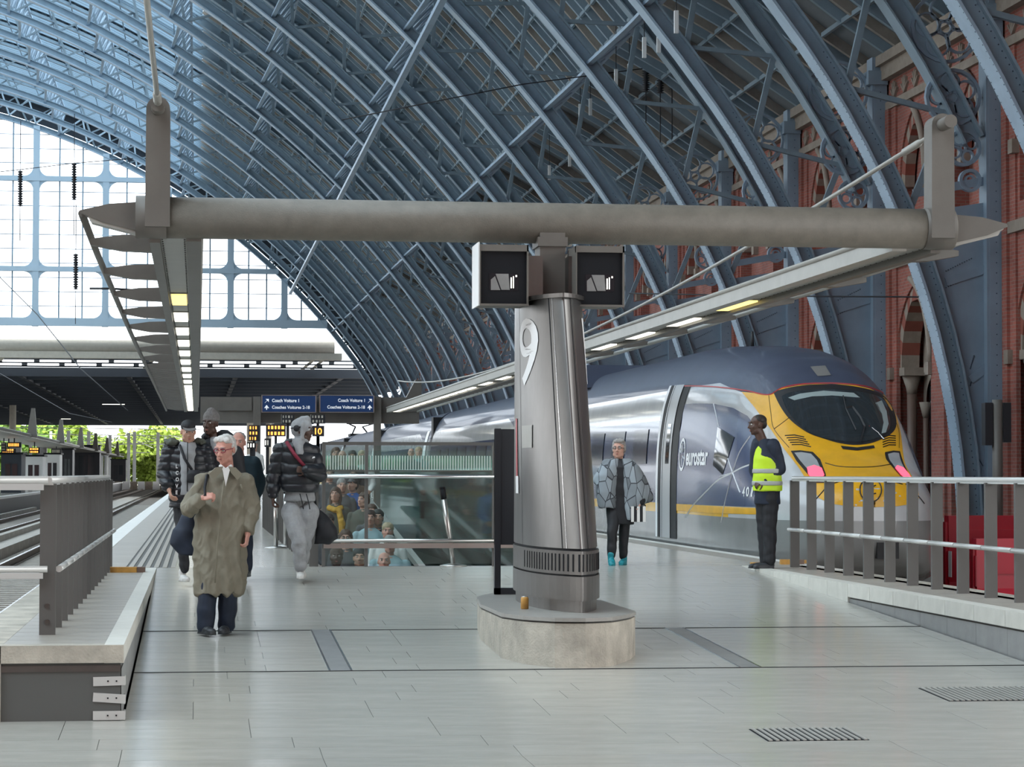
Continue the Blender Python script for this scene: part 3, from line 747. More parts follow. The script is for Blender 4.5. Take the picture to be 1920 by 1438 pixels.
xs = [at(p, 900, y=yy).x for p in (607, 687, 926)] + [4.3]
for x in xs:
    mb = MB(); mb.box(x-.02, x+.02, yy-.03, yy+.03, 0, 1.49); mb.build('post', 'post_grey', t)
mb = MB(); mb.box(xs[0]-.02, xs[-1]+.02, yy-.02, yy+.02, 1.46, 1.50); mb.build('top_bar', 'post_grey', t)
mb = MB(); mb.tube([(xs[0]-.1,yy-.08,1.085),(xs[-1],yy-.08,1.085)], .026, 10); mb.build('handrail', 'steel_bright', t)
mb = MB(); mb.tube([(xs[0],yy-.06,.31),(xs[-1],yy-.06,.31)], .024, 10); mb.box(xs[0], xs[-1], yy-.06, yy-.03, .22, .28); mb.build('mid_rail', 'steel', t)
for a, b in zip(xs[:-1], xs[1:]):
    mb = MB(); mb.box(a+.022, b-.022, yy-.005, yy+.005, .03, 1.455); mb.build('pane', 'balustrade_glass', t)
t2 = thing('glass_screen', 'far glass panel with a band of pale vertical stripes over the escalator crowd', 'balustrade', (WX0, 33., 0))
mb = MB(); mb.box(WX0+.02, WX1-.03, 33.1, 33.112, 1.1, 1.43) ; mb.build('pane', 'balustrade_glass', t2)
me = MB().box(0, .016, -.004, 0, 1.17, 1.36).mesh('stripe', 'white_line')
x = WX0+.05
nst = 0
while x < WX1-.06: link('stripe', me, t2, (x-WX0, 0, 0)); x += .036; nst += 1
mb = MB(); mb.box(WX0+.02, WX1-.03, 33.01, 33.02, 1.17, 1.36); mb.build('tint_band', 'stripe_glass', t2)
mb = MB(); mb.box(WX0+.02, WX1-.03, 32.98, 33.03, 1.145, 1.165); mb.build('top_bar', 'post_grey', t2)
for x in (WX0+.04, WX1-.03): 
    mb = MB(); mb.box(x-.02, x+.02, 32.98, 33.03, -1.4, 1.43); mb.build('post', 'post_grey', t2)
t3 = thing('glass_screen', 'dark green glass side wall of the escalator well mirroring the crowd', 'balustrade', (WX1, WY0+.1, 0))
mb = MB(); mb.box(WX1-.012, WX1, WY0, WY1, -1.9, 1.15); mb.build('pane', 'well_glass', t3)
mb = MB(); mb.tube([(WX1,WY0,1.17),(WX1,WY1,1.17)], .03, 8); mb.build('handrail', 'steel', t3)
ws = railing(WX0-.1, [WY0-.05+.82*i for i in range(27)], 'grey railing along the left side of the escalator well')
# ================================================================ canopy frame: beam, column, plinth
YB = 21.05
LC = 3.03
t = thing('canopy_beam', 'thick round grey beam spanning over the platform on the central column', 'beam', (LC, YB, 3.12))
mb = MB(); mb.tube([(-.50,YB,3.295),(6.64,YB,3.295)], .177, 40); mb.build('tube', 'tube_dirt', t)
for x in (-.40, 6.50):
    mb = MB(); mb.tube([(x-.13,YB,3.295),(x+.13,YB,3.295)], .184, 36); mb.build('collar', 'canopy_grey', t)
for x, s_ in ((-.345,1),(6.50,-1)):
    mb = MB(); w_ = .10; z1 = 4.20; pl = [(x-w_*1.05,3.2),(x+w_*1.05,3.2),(x+w_,z1)] + [(x+w_*math.cos(a),z1+w_*math.sin(a)) for a in (PI*k/10 for k in range(1,10))] + [(x-w_,z1)]
    mb.plate(pl, YB-.19, YB+.05)
    pl2 = [(x-w_*.8,3.4),(x+w_*.8,3.4),(x+w_*.8,z1),(x-w_*.8,z1)]
    mb.build('upright_arm', 'canopy_grey', t)
    mb = MB(); mb.tube([(x,YB+.08,4.2),(x,YB-.42,4.2)], .058, 18); mb.build('pin', 'canopy_grey', t)
    sx = -1 if x < 0 else 1; xe = -.50 if x < 0 else 6.64
    mb = MB(); pl = [(xe,3.42),(xe+sx*.25,3.40),(xe+sx*.48,3.345),(xe+sx*.49,3.32),(xe+sx*.3,3.24),(xe,3.17)]
    if sx > 0: pl = pl[::-1]
    mb.plate(pl, YB-.07, YB+.12); mb.build('end_fin', 'canopy_grey', t)
    mb = MB(); pl = [(xe,3.24),(xe+sx*.44,3.31),(xe+sx*.40,3.24),(xe,3.14)]
    if sx > 0: pl = pl[::-1]
    mb.plate(pl, YB-.06, YB+.13); mb.build('end_fin_lip', 'canopy_pale', t)
mb = MB(); mb.box(LC-.11, LC+.11, YB-.16, YB+.16, 2.5, 3.2); mb.box(LC-.13, LC+.13, YB-.18, YB+.18, 3.08, 3.16); mb.build('neck', 'canopy_grey', t)
def cxo(z): return -.018+(2.585-min(2.585,max(.3,z)))/2.2*.062
def lens(L, w, n=24, e1=2.6, e2=.80, dx=0.0):
    P = []
    for i in range(n+1):
        u = -math.cos(PI*i/n); P.append((w*(1-abs(u)**e1)**e2 if 0 < i < n else 0., L*u))
    return [(LC+dx+x, YB+y) for x, y in P] + [(LC+dx-x, YB+y) for x, y in reversed(P[1:-1])]
Zs0, Zs1 = .515, 2.585
def LW(z):
    t_ = (z-Zs0)/(Zs1-Zs0); return 1.50+(.92-1.50)*t_, .295+(.262-.295)*t_
def face_x(y, z, side, off=.004):
    L, w_ = LW(z); u = min(.9999, abs((y-YB)/L)); return LC+cxo(z)+side*(w_*(1-u**2.6)**.8+off)
t = thing('canopy_column', 'stainless clad column with a white 9 on its side', 'column', (LC, YB, 0))
mb = MB(); n = 14; vs = []; N_ = len(lens(1,1))
for i in range(n+1):
    z = Zs0+(Zs1-Zs0)*i/n; L, w_ = LW(z); vs += [(x,y,z) for x,y in lens(L, w_, dx=cxo(z))]
fs = [(i*N_+j, i*N_+(j+1)%N_, (i+1)*N_+(j+1)%N_, (i+1)*N_+j) for i in range(n) for j in range(N_)]
mb.add(vs, fs, True); mb.add([vs[j] for j in range(N_)], [tuple(range(N_))]); mb.add([vs[n*N_+j] for j in range(N_)], [tuple(range(N_))]); mb.build('shaft_cladding', 'panel_steel', t)
mb = MB(); mb.prism(lens(.97,.285,dx=cxo(2.58)), 2.585, 2.62); mb.build('top_cap', 'dark_steel', t)
mb = MB(); mb.prism(lens(1.47,.285,dx=cxo(.5)), .495, .52); mb.build('shadow_gap', 'black', t)
mb = MB(); mb.prism(lens(1.51,.305,dx=cxo(.4)), .305, .495); mb.build('vent_band', 'dark_steel', t)
mb = MB(); mb.prism(lens(1.48,.285,dx=cxo(.3)), .285, .31); mb.build('shadow_gap', 'black', t)
mb = MB(); mb.prism(lens(1.52,.308,dx=cxo(.3)), .095, .29); mb.build('base_cladding', 'dark_steel', t)
mb = MB(); mb.prism(lens(1.46,.285,dx=cxo(.3)), -.0, .10); mb.build('foot', 'dark_steel', t)
def lens_at(u, side, L, w_, dx=0.):   # point and outward normal
    f = lambda u: (side*w_*max(0,(1-abs(u)**2.6))**.8, L*u)
    a = f(max(-1,u-.004)); b = f(min(1,u+.004)); tx, ty = b[0]-a[0], b[1]-a[1]; l = math.hypot(tx,ty)
    nx, ny = (ty/l*side if False else ty/l, -tx/l)
    if nx*side < 0: nx, ny = -nx, -ny
    p = f(u); return (LC+p[0]+dx, YB+p[1]), (nx, ny)
for side in (-1, 1):
    for i in range(17):
        u = -.20-.79*(i/16)**.8
        (px_,py_),(nx,ny) = lens_at(u, side, 1.51, .305, cxo(.4)); tx, ty = -ny, nx
        q = []
        for z in (.33,.47):
            for a, b in ((-.008,-.01),(.008,-.01),(.008,.003),(-.008,.003)): q.append((px_+tx*a+nx*b, py_+ty*a+ny*b, z))
        mb = MB(); mb.hexa(q); mb.build('vent_slot', 'black', t)
def seam(side, u, w_=.006, m_='black', z0=Zs0, z1=Zs1, off=.0015, nm='panel_seam'):
    vs = []
    for i in range(9):
        z = z0+(z1-z0)*i/8; L, ww = LW(z); (a,b),(nx,ny) = lens_at(u, side, L, ww, cxo(z)); tx, ty = -ny, nx
        vs += [(a+tx*w_+nx*off, b+ty*w_+ny*off, z), (a-tx*w_+nx*off, b-ty*w_+ny*off, z)]
    MB().add(vs, [(2*i,2*i+1,2*i+3,2*i+2) for i in range(8)]).build(nm, m_, t)
seam(-1, -.86); seam(-1, -.90, .004, 'steel_bright'); seam(1, -.93); seam(1, -.90, .004, 'steel_bright'); seam(-1, -.1); seam(1, -.1)
def wraptext(me, side, y0, y1, z0, z1, nm, m_, parent, fx):
    """lays a flat text mesh on a side face; its bounding box goes to y0..y1 (reading direction) and z0..z1"""
    bm = bmesh.new(); bm.from_mesh(me)
    bmesh.ops.triangulate(bm, faces=bm.faces[:]); bmesh.ops.subdivide_edges(bm, edges=[e_ for e_ in bm.edges if e_.calc_length() > .06*max(v.co.y for v in bm.verts)], cuts=2)
    xs = [v.co.x for v in bm.verts]; ys = [v.co.y for v in bm.verts]; ax, bx, ay, by = min(xs), max(xs), min(ys), max(ys)
    for v in bm.verts:
        y = y0+(y1-y0)*(v.co.x-ax)/(bx-ax); z = z0+(z1-z0)*(v.co.y-ay)/(by-ay); v.co = Vector((fx(y,z), y, z))-parent.location
    bm.to_mesh(me); bm.free(); me.materials.clear(); me.materials.append(M[m_]); return link(nm, me, parent)
wraptext(text_mesh('9', 1, .006), -1, 20.93, 20.36, 1.87, 2.44, 'platform_number', 'white', t, lambda y, z: face_x(y,z,-1))
wraptext(text_mesh('10', 1, .012), 1, 20.40, 21.1, 1.87, 2.44, 'platform_number', 'white', t, lambda y, z: face_x(y,z,1))
def patch(side, y0, y1, z0, z1, m_, nm='sticker', k=6):
    vs = []
    for i in range(k+1):
        y = y0+(y1-y0)*i/k
        for z in (z0,z1): vs.append((face_x(y,z,side,.006), y, z))
    MB().add(vs, [(2*i,2*i+2,2*i+3,2*i+1) for i in range(k)]).build(nm, m_, t)
patch(-1, 20.85, 20.45, 1.34, 1.53, 'canopy_pale'); patch(-1, 21.3, 21.1, .95, 1.10, 'white'); patch(-1, 21.25, 21.15, 1.1, 1.6, 'red_plastic', 'sticker')
# plinth
pb = [(-.56,-1.30),(-.44,-1.72),(-.22,-2.0),(.02,-2.05),(.26,-1.93),(.48,-1.5),(.59,-1.12)]
plan = pb + [(.60,.6),(.50,1.35),(.26,2.0),(.0,2.14),(-.25,2.02),(-.46,1.4),(-.57,.1)]
def rnd(pl):
    out = []; n = len(pl)
    for i in range(n):
        p0, p1, p2 = Vector(pl[i-1]), Vector(pl[i]), Vector(pl[(i+1)%n])
        if i in (0, 6, 7, 13): out.append(tuple(p1)); continue
        out += [tuple(p1+(p0-p1)*.25), tuple(p1*.9+(p0+p2)*.05), tuple(p1+(p2-p1)*.25)]
    return out
pl = [(LC-.045+x*.975, 20.92+y*.985) for x, y in rnd(plan)]; sh = lambda q, s_: [(LC-.05+(x-LC+.05)*s_, 20.9+(y-20.9)*s_) for x, y in q]
t = thing('column_plinth', 'low scuffed concrete plinth with rounded ends under the column', 'plinth', (LC, 20.9, floor_z(20.9)))
mb = MB(); mb.prism(pl, -.50, -.045, smooth=False); mb.build('drum', 'concrete', t)
mb = MB(); mb.prism(sh(pl,.985), -.045, -.03); mb.build('shadow_gap', 'joint_dark', t)
mb = MB(); mb.prism(sh(pl,1.008), -.03, -.004); mb.prism(sh(pl,1.0), -.004, -.0005); mb.build('top_slab', 'plinth_top', t)
# monitors
for xa, xb, lb in ((2.35,2.765,'boxed platform monitor at the left of the column neck with a lit white side'),(3.17,3.585,'boxed platform monitor at the right of the column neck')):
    t = thing('platform_monitor', lb, 'monitor', ((xa+xb)/2, 20.8, 2.54)); y0, y1 = 20.5, 20.95; z0, z1 = 2.545, 3.05
    mb = MB(); mb.box(xa, xb, y0+.03, y1, z0, z1); mb.build('housing', 'canopy_grey', t)
    mb = MB(); mb.box(xa, xb, y0-.03, y0+.03, z1-.055, z1+.0); mb.box(xa, xb, y0-.05, y0+.03, z0-.012, z0+.005); mb.box(xb-.014, xb, y0-.03, y0+.03, z0, z1); mb.box(xa, xa+.008, y0-.04, y0+.03, z0, z1); mb.build('hood', 'canopy_grey', t)
    mb = MB(); mb.box(xa+.01, xb-.015, y0+.0, y0+.035, z0+.005, z1-.055); mb.build('bezel', 'black', t)
    cx_, cz_ = (xa+xb)/2-.0, z0+.19
    mb = MB(); mb.box(cx_-.125, cx_+.125, y0-.004, y0, cz_-.07, cz_+.075); mb.build('screen', 'screen_dark', t)
    mb = MB(); mb.plate([(cx_-.11,cz_-.068),(cx_-.03,cz_-.068),(cx_-.075,cz_+.05),(cx_-.11,cz_+.02)], y0-.006, y0-.004); mb.plate([(cx_-.02,cz_-.065),(cx_+.05,cz_-.065),(cx_+.04,cz_+.07),(cx_-.07,cz_+.07)], y0-.006, y0-.004); mb.build('screen_reflection', 'fascia_stone', t)  # reflections in the dark screen, painted as flat grey shapes
    mb = MB(); mb.box(cx_+.058, cx_+.068, y0-.006, y0-.004, cz_-.05, cz_+.04); mb.box(cx_+.078, cx_+.086, y0-.006, y0-.004, cz_-.05, cz_+.05); mb.box(cx_+.10, cx_+.112, y0-.006, y0-.004, cz_+.045, cz_+.06); mb.build('screen_reflection', 'lamp_white', t)  # brighter reflections, painted as glowing slivers
    mb = MB(); q = LC-.11 if xa < LC else LC+.11; mb.box(min(q,xb if xa<LC else q), max(q, xa if xa>LC else q), 20.7, 20.9, 2.62, 2.98); mb.build('bracket', 'dark_steel', t)
    if xa < 2.5: mb = MB(); mb.box(xa-.012, xa-.001, y0-.03, y1, z0-.01, z1+.02); mb.build('painted_lit_side', 'white', t)['label'] = 'left side of the monitor, painted white as lit'  # white sheet paints the light falling on the left side
# information frame behind the column
t = thing('poster_frame', 'dark steel poster frame standing on the plinth behind the column', 'frame', (2.98, 22.66, 0))
mb = MB(); mb.box(2.745, 3.30, 22.64, 22.69, .46, 1.535); mb.build('panel', 'dark_panel', t)
mb = MB(); mb.box(2.745, 2.80, 22.63, 22.70, 0, 1.54); mb.box(3.25, 3.30, 22.63, 22.70, 0, 1.54); mb.box(2.745, 3.3, 22.63, 22.70, 0, .06); mb.build('frame', 'dark_panel', t)
# small gold can beside the column foot
t = thing('drinks_can', 'small gold drinks can tipped against the column foot', 'can', (2.79, 20.2, 0))
mb = MB(); mb.tube([(2.70,20.2,0),(2.70,20.2,.004),(2.70,20.2,.085),(2.70,20.2,.10)], [.026,.033,.033,.027], 14); mb.build('can_body', 'orange_wood', t)
mb = MB(); mb.tube([(2.70,20.2,.10),(2.70,20.2,.104)], .027, 14); mb.build('can_lid', 'steel_bright', t)
# ================================================================ canopies running back from the beam
def canopy(x0, sx, label):
    """x0 outer edge, sx +1 when the lamp strip lies towards +x of it"""
    X = lambda d: x0+sx*d
    t = thing('platform_canopy', label, 'canopy', (X(.7), YB, 3.1))
    b = lambda mb, a, c, y0, y1, z0, z1: mb.box(min(X(a),X(c)), max(X(a),X(c)), y0, y1, z0, z1)
    YEND = 79.5
    mb = MB(); mb.tube([(X(.0),YB+.05,3.325),(X(0),YB+3.4,3.27),(X(0),YB+16,3.19),(X(0),YEND,3.13)], .033, 10); mb.build('edge_tube', 'canopy_grey' if sx > 0 else 'canopy_pale', t)
    mb = MB(); b(mb,.57,.66,YB,YEND,3.08,3.27); mb.build('outer_channel', 'canopy_grey', t)
    mb = MB(); b(mb,.88,1.01,YB,YEND,3.095,3.24); mb.build('inner_box_beam', 'canopy_grey' if sx > 0 else 'canopy_pale', t)
    mb = MB(); mb.tube([(X(1.0),YB,3.25),(X(1.0),YEND,3.25)], .03, 8); mb.build('inner_bead', 'canopy_pale', t)
    mb = MB(); b(mb,.655,.885,YB,YEND,3.14,3.17); mb.build('soffit', 'canopy_pale', t)
    y = 22.25; i = 0
    while y < YEND-.5:
        mb = MB(); pl = [(X(.58),3.27),(X(.3),3.26),(X(.02),3.22),(X(.02),3.17),(X(.3),3.12),(X(.58),3.11)]
        if sx > 0: pl = pl[::-1]
        mb.plate(pl, y, y+.16); mb.build('outrigger_blade', 'canopy_grey', t)
        y += 3.2 if y < 45 else 1.0; i += 1
    y = 27.7; i = 0
    while y < YEND-1:
        mb = MB(); b(mb,.685,.855,y,y+1.6,3.108,3.14); mb.k = 1; b(mb,.67,.87,y-.04,y+1.64,3.125,3.141)
        mb.build('lamp', ['lamp_warm' if i == 0 else 'lamp_white','canopy_pale'], t); y += 3.2 if y < 55 else 2.1; i += 1
    mb = MB(); y = YB+.3
    while y < 60:
        for d in (.675,.865): mb.tube([(X(d),y,3.139),(X(d),y,3.131)], .008, 6)
        y += .2
    tag(mb.build('screws', 'dark_steel', t), kind='stuff')
    mb = MB(); b(mb,.57,1.0,YB,YEND,3.22,3.25); mb.build('top_sheet', 'canopy_grey', t)
    return t
canopy(-.985, 1, 'left canopy strip with lamps and outrigger blades over the left platform edge')
canopy(7.10, -1, 'right canopy strip with lamps and outrigger blades beside the train')
def rod(p, nm, lb, r=.022):
    t = thing(nm, lb, 'tie rod', p[0]); mb = MB(); mb.tube(p, r, 8); mb.build('rod', 'canopy_pale', t)
    mb = MB(); a, b = Vector(p[0]), Vector(p[1]); d = (b-a).normalized(); mb.tube([a+d*.3, a+d*.34, a+d*.8, a+d*.84], [r,r*1.6,r*1.6,r], 8); mb.build('turnbuckle', 'canopy_pale', t)
def sag(x, y0, y1, z0, zm, n=24):
    return [(x, y0+(y1-y0)*i/n, z0-(z0-zm)*(1-(2*i/n-1)**2)) for i in range(n+1)]
rod(sag(6.50, YB+.2, 80, 4.15, 3.42), 'tie_rod', 'sagging tie rod from the right upright arm back to the far gantry')
rod([(-.345,YB-.1,4.22),(-.345,YB-4,4.2),(-.345,3.,4.25)], 'tie_rod', 'straight tie rod rising from the left upright arm out of the picture')
# ================================================================ far gantry with signs
YG = 80.
t = thing('sign_gantry', 'distant grey gantry carrying the two blue coach signs', 'gantry', (3, YG, 0))
G = lambda px, row: at(px, row, y=YG)
def gbox(mb, p0, r0, p1, r1, ya, yb): a = G(p0,r0); b = G(p1,r1); mb.box(a.x, b.x, YG+ya, YG+yb, b.z, a.z)
mb = MB(); gbox(mb, 376,744,786,794,0,.5); mb.build('crossbeam', 'canopy_grey', t)
for a in ((410,745,472,770),(712,745,782,772)): 
    mb = MB(); gbox(mb, *a, -.06, 0.02); mb.build('raised_panel', 'canopy_grey', t)
mb = MB(); a, b, c, d = G(758,752), G(790,752), G(790,712), G(779,712); mb.plate([(a.x,a.z),(b.x,b.z),(c.x,c.z),(d.x,d.z)], YG-.1, YG+.3); mb.build('upright_arm', 'canopy_grey', t)
for p0 in (475, 700):
    mb = MB(); a = G(p0,744); b = G(p0+13,900); mb.box(a.x, b.x, YG-.3, YG-.05, 0, a.z); mb.build('post', 'canopy_grey', t)
for i, (p0, p1, tx, lb) in enumerate(((491,590,('Coach Voiture 1','Coaches Voitures 2-18'),'blue coach sign at the left of the gantry, text to the right of its arrows'),(599,698,('Coach Voiture 1','Coaches Voitures 2-18'),'blue coach sign at the right of the gantry, arrows at its right edge'))):
    t = thing('coach_sign', lb, 'sign', G((p0+p1)/2, 772)+Vector((0,-.4,0)))
    mb = MB(); gbox(mb, p0,743,p1,773,-.55,-.005); mb.build('board', 'sign_blue', t)
    mb = MB(); gbox(mb, p0-1.5,741.5,p1+1.5,743,-.56,-.41); gbox(mb, p0-1.5,773,p1+1.5,774.5,-.56,-.41); gbox(mb, p0-1.5,743,p0,773,-.56,-.41); gbox(mb, p1,743,p1+1.5,773,-.56,-.41); mb.build('border', 'steel', t)
    for j, s_ in enumerate(tx):
        me = text_mesh(s_, 1, .02); xs = [v.co.x for v in me.vertices]; wd = max(xs)-min(xs); L = (50 if j == 0 else 70)/4600*80
        a = G(p0+18 if i == 0 else p1-16, 754.5+j*12.5); k = L/wd; ox = a.x-(min(xs)*k if i == 0 else max(xs)*k)
        for v in me.vertices: v.co = Vector((ox+v.co.x*k, YG-.56, a.z+v.co.y*k*1.08))-t.location
        me.materials.append(M['sign_white']); link('lettering', me, t)
    for j in range(2):
        a = G(p0+8 if i == 0 else p1-7, 753+j*13); mb = MB(); s_ = .055
        if j == 0: mb.bar((a.x-s_,YG-.56,a.z-s_),(a.x+s_,YG-.56,a.z+s_), .03,.01); mb.plate([(a.x+s_*1.3,a.z+s_*1.3),(a.x-s_*.6,a.z+s_*1.3),(a.x+s_*1.3,a.z-s_*.6)], YG-.565, YG-.555)
        else: mb.bar((a.x,YG-.56,a.z+s_*1.2),(a.x,YG-.56,a.z-s_), .03,.01); mb.plate([(a.x,a.z+s_*1.9),(a.x-s_*1.5,a.z),(a.x+s_*1.5,a.z)], YG-.565, YG-.555)
        mb.build('arrow', 'sign_white', t)
def disp(px0, r0, px1, r1, y, lb, rowsm, txt=None, col='amber', nrow=3):
    a = at(px0,r0,y=y); b = at(px1,r1,y=y); t = thing('display_board', lb, 'display', ((a.x+b.x)/2, y, b.z))
    mb = MB(); mb.box(a.x, b.x, y, y+.2, b.z, a.z); mb.build('casing', 'dark_panel', t)
    mb = MB(); xm = (a.x+b.x)/2; hz = 3.25 if y > 100 else b.z; mb.box(xm-.035, xm+.035, y+.08, y+.15, a.z if y > 100 else 0, hz); mb.build('stanchion', 'dark_panel', t)
    if txt:
        me = text_mesh(txt, 1, .02); xs = [v.co.x for v in me.vertices]; ys = [v.co.y for v in me.vertices]; h = (a.z-b.z)*.6; k = h/(max(ys)-min(ys)); 
        for v in me.vertices: v.co = Vector(((a.x+b.x)/2+(v.co.x-(min(xs)+max(xs))/2)*k, y-.01, b.z+(a.z-b.z)*.2+v.co.y*k))-t.location
        me.materials.append(M[col]); link('lettering', me, t)
    else:
        for j in range(nrow):
            z = a.z-(a.z-b.z)*(j+.5)/nrow; h = (a.z-b.z)/nrow*.28; x = a.x+(b.x-a.x)*.1
            mb = MB()
            while x < b.x-(b.x-a.x)*.2:
                l = random.uniform(.03,.09)*(b.x-a.x)*1.6; mb.box(x, min(x+l,b.x-.01), y-.01, y, z-h, z+h); x += l+.04
            mb.build('lit_row', rowsm, t)
disp(466,797,487,827,62,'small departure board with amber rows beside the far left gantry post','amber')
disp(499,796,536,818,66,'wider departure board with amber rows left of the hooded man','amber',nrow=2)
disp(463,829,480,841,60,'small dark board with a white row under the amber board','lamp_white',nrow=1)
disp(496,822,508,838,60,'small dark board with a white row above the far stairs','lamp_white',nrow=1)
disp(528,777,552,794,58,'dark platform board partly behind the hooded man','extension_cream',nrow=2)
disp(583,777,610,794,58,'dark platform board at the right of the hooded man','extension_cream',nrow=2)
disp(586,798,608,818,58,'dark red platform number board reading 10','amber','10')
# ================================================================ railing furniture
def belt_post(x, y, lb, tilt=(0,0), h=.93):
    z = floor_z(y) if y < YR else 0.
    t = thing('belt_post', lb, 'post', (x, y, z)); b = Vector((x+tilt[0], y+tilt[1], z+h)); a = Vector((x,y,z+.02))
    mb = MB(); mb.tube([a, b], .033, 16); mb.build('pole', 'steel', t)
    mb = MB(); mb.tube([b-(b-a)*.0, b+(b-a)*.03],.036, 16); mb.tube([b-(b-a)*.13, b],.037, 16); mb.build('belt_head', 'black', t)
    mb = MB(); mb.tube([(x,y,z),(x,y,z+.012),(x,y,z+.035)], [.165,.165,.06], 24); mb.build('base', 'steel', t)
p = at(850,1064,z=-.015); belt_post(p.x, p.y, 'leaning steel belt post in front of the glass screen', (-.13,.05))
p = at(517,1028,z=0); belt_post(p.x, p.y, 'upright steel belt post at the left of the hooded man')
p = at(529,1025,z=0); belt_post(p.x+.05, p.y, 'second steel belt post touching the first behind the hooded man')
def block(px, row, wx, wy, h, lb, rz=0., z=0.):
    p = at(px,row,z=z); t = thing('timber_block', lb, 'wood block', p, rz)
    MB().box(-wx/2, wx/2, -wy/2, wy/2, 0, h).build('timber', 'orange_wood', t, True)
    MB().box(wx/2-.004, wx/2+.09, -wy/2, wy/2, 0, h).build('end_piece', 'shaft_brown', t, True)
block(232,1073,.30,.16,.06,'orange timber block lying at the far end of the left slab')
block(1421,1062,.16,.12,.05,'orange timber block under the toes of the man in the vest', .1)
block(1478,1058,.20,.13,.06,'orange timber block behind the heels of the man in the vest', -.1)
block(1507,1056,.15,.10,.04,'thin timber offcut beside the second railing post', .3)
# floor grates
def grate(px0, r0, px1, r1, lb):
    a = at(px0, (r0+r1)/2, z=floor_z(14.6)); 
    return a
for p0, r0, p1, r1, lb in ((1404,1366,1592,1392,'small rectangular drain grate in the floor near the bottom edge'),(1722,1288,1990,1318,'larger drain grate in the floor at the right edge below the kerb')):
    zz = floor_z(15.0) if r0 > 1340 else floor_z(16.8)
    for _ in range(4):
        q = at(p0,(r0+r1)/2,z=zz); zz = floor_z(q.y)
    A = at(p0, r0, z=floor_z(at(p0,r0,z=zz).y)); B = at(p0, r1, z=floor_z(at(p0,r1,z=zz).y)); D = at(p1, r0, z=floor_z(at(p1,r0,z=zz).y))
    x0, x1, y0, y1 = A.x, D.x, B.y, A.y; s_ = .0371 if y0 > 14.5 else 0
    t = thing('floor_grate', lb, 'grate', ((x0+x1)/2, y0, floor_z(y0)))
    W = x1-x0; H = y1-y0; zf_ = lambda y: floor_z(y)
    mb = MB(); mb.hexa([(x0,y0,zf_(y0)),(x1,y0,zf_(y0)),(x1,y1,zf_(y1)),(x0,y1,zf_(y1)),(x0,y0,zf_(y0)+.003),(x1,y0,zf_(y0)+.003),(x1,y1,zf_(y1)+.003),(x0,y1,zf_(y1)+.003)]); mb.build('pit', 'black', t)
    nb = int(W/.042)
    for i in range(nb):
        x = x0+W*(i+.5)/nb; mb = MB(); mb.bar((x,y0,zf_(y0)+.006),(x,y1,zf_(y1)+.006), .02, .008); mb.build('bar', 'canopy_pale', t)
# ================================================================ red barriers and cable at the right
def barrier(x, y, rz, lb, low=False):
    t = thing('road_barrier', lb, 'barrier', (x, y, ZB-.02), rz)
    h = 1.45 if not low else 1.15
    mb = MB(); pr = [(-.25,0),(.25,0),(.25,.12),(.12,.42),(.10,h),(-.10,h),(-.12,.42),(-.25,.12)]
    mb.platex([(a,b) for a,b in pr], -.95, .95); mb.build('barrier_body', 'red_plastic' if not low else 'red_bright', t, True)
    for xx in (-.62, .62): MB().box(xx-.05, xx+.05, -.27, .27, .18, .30).build('fork_slot', 'black', t, True)
    MB().box(-.99,-.95,-.06,.06,.3,h-.1).box(-.97,-.95,-.12,-.05,.45,.9).build('end_lug', 'red_plastic', t, True)
    if not low: MB().box(-.965,-.952,-.24,-.12,.5,.9).build('label_plate', 'white', t, True)
    mb = MB()
    for xx in (-.5,0,.5): mb.box(xx-.18, xx+.18, -.135, -.105, h*.55, h*.85)
    mb.build('moulded_panel', 'red_plastic' if not low else 'red_bright', t, True)
barrier(12.55, 37.2, .05, 'dark red plastic barrier standing behind the train nose at the right')
barrier(12.3, 35.0, .0, 'bright red low plastic barrier in front of the darker one', True)
# ================================================================ the train
TX = 9.07
def tab(T, v):
    if v <= T[0][0]: return T[0][1]
    for (a,b),(c,d) in zip(T[:-1], T[1:]):
        if v <= c:
            u = (v-a)/(c-a); return b+(d-b)*u
    return T[-1][1]
HT = [(32.30,.80),(32.36,.93),(32.5,1.03),(32.75,1.14),(33.1,1.27),(33.5,1.44),(33.8,1.66),(34.1,1.95),(34.4,2.22),(34.7,2.45),(35.1,2.67),(35.6,2.84),(36.2,2.96),(37,3.07),(38,3.15),(39.5,3.22),(41,3.25)]
WT = [(32.30,.32),(32.34,.52),(32.42,.70),(32.6,.88),(32.85,1.02),(33.2,1.14),(33.7,1.24),(34.3,1.31),(35,1.36),(36,1.395),(37,1.41)]
ZBT = [(32.30,.25),(32.36,.05),(32.5,-.12),(32.8,-.28),(33.3,-.38),(34,-.45),(36,-.5)]
NT = [(32.3,2.3),(34.5,2.55),(36,2.8),(39,3.1)]
def smooth_tab(T, v): return (tab(T,v-.12)+2*tab(T,v)+tab(T,v+.12))/4 if v > T[0][0]+.3 else tab(T,v)
def tring(y, n=60):
    H, W, zb, e = smooth_tab(HT,y), smooth_tab(WT,y), tab(ZBT,y), tab(NT,y); z0 = .45
    L = [(0,zb),(W*.6,zb),(W*.85,zb+.02),(W*.95,zb+.08),(W*.985,zb+.2),(W,(z0+zb+.2)/2),(W,z0)]
    for i in range(1, n+1):
        a = PI/2*i/n; L.append((W*math.cos(a)**(2/e) if i < n else 0., z0+(H-z0)*math.sin(a)**(2/e)))
    return L
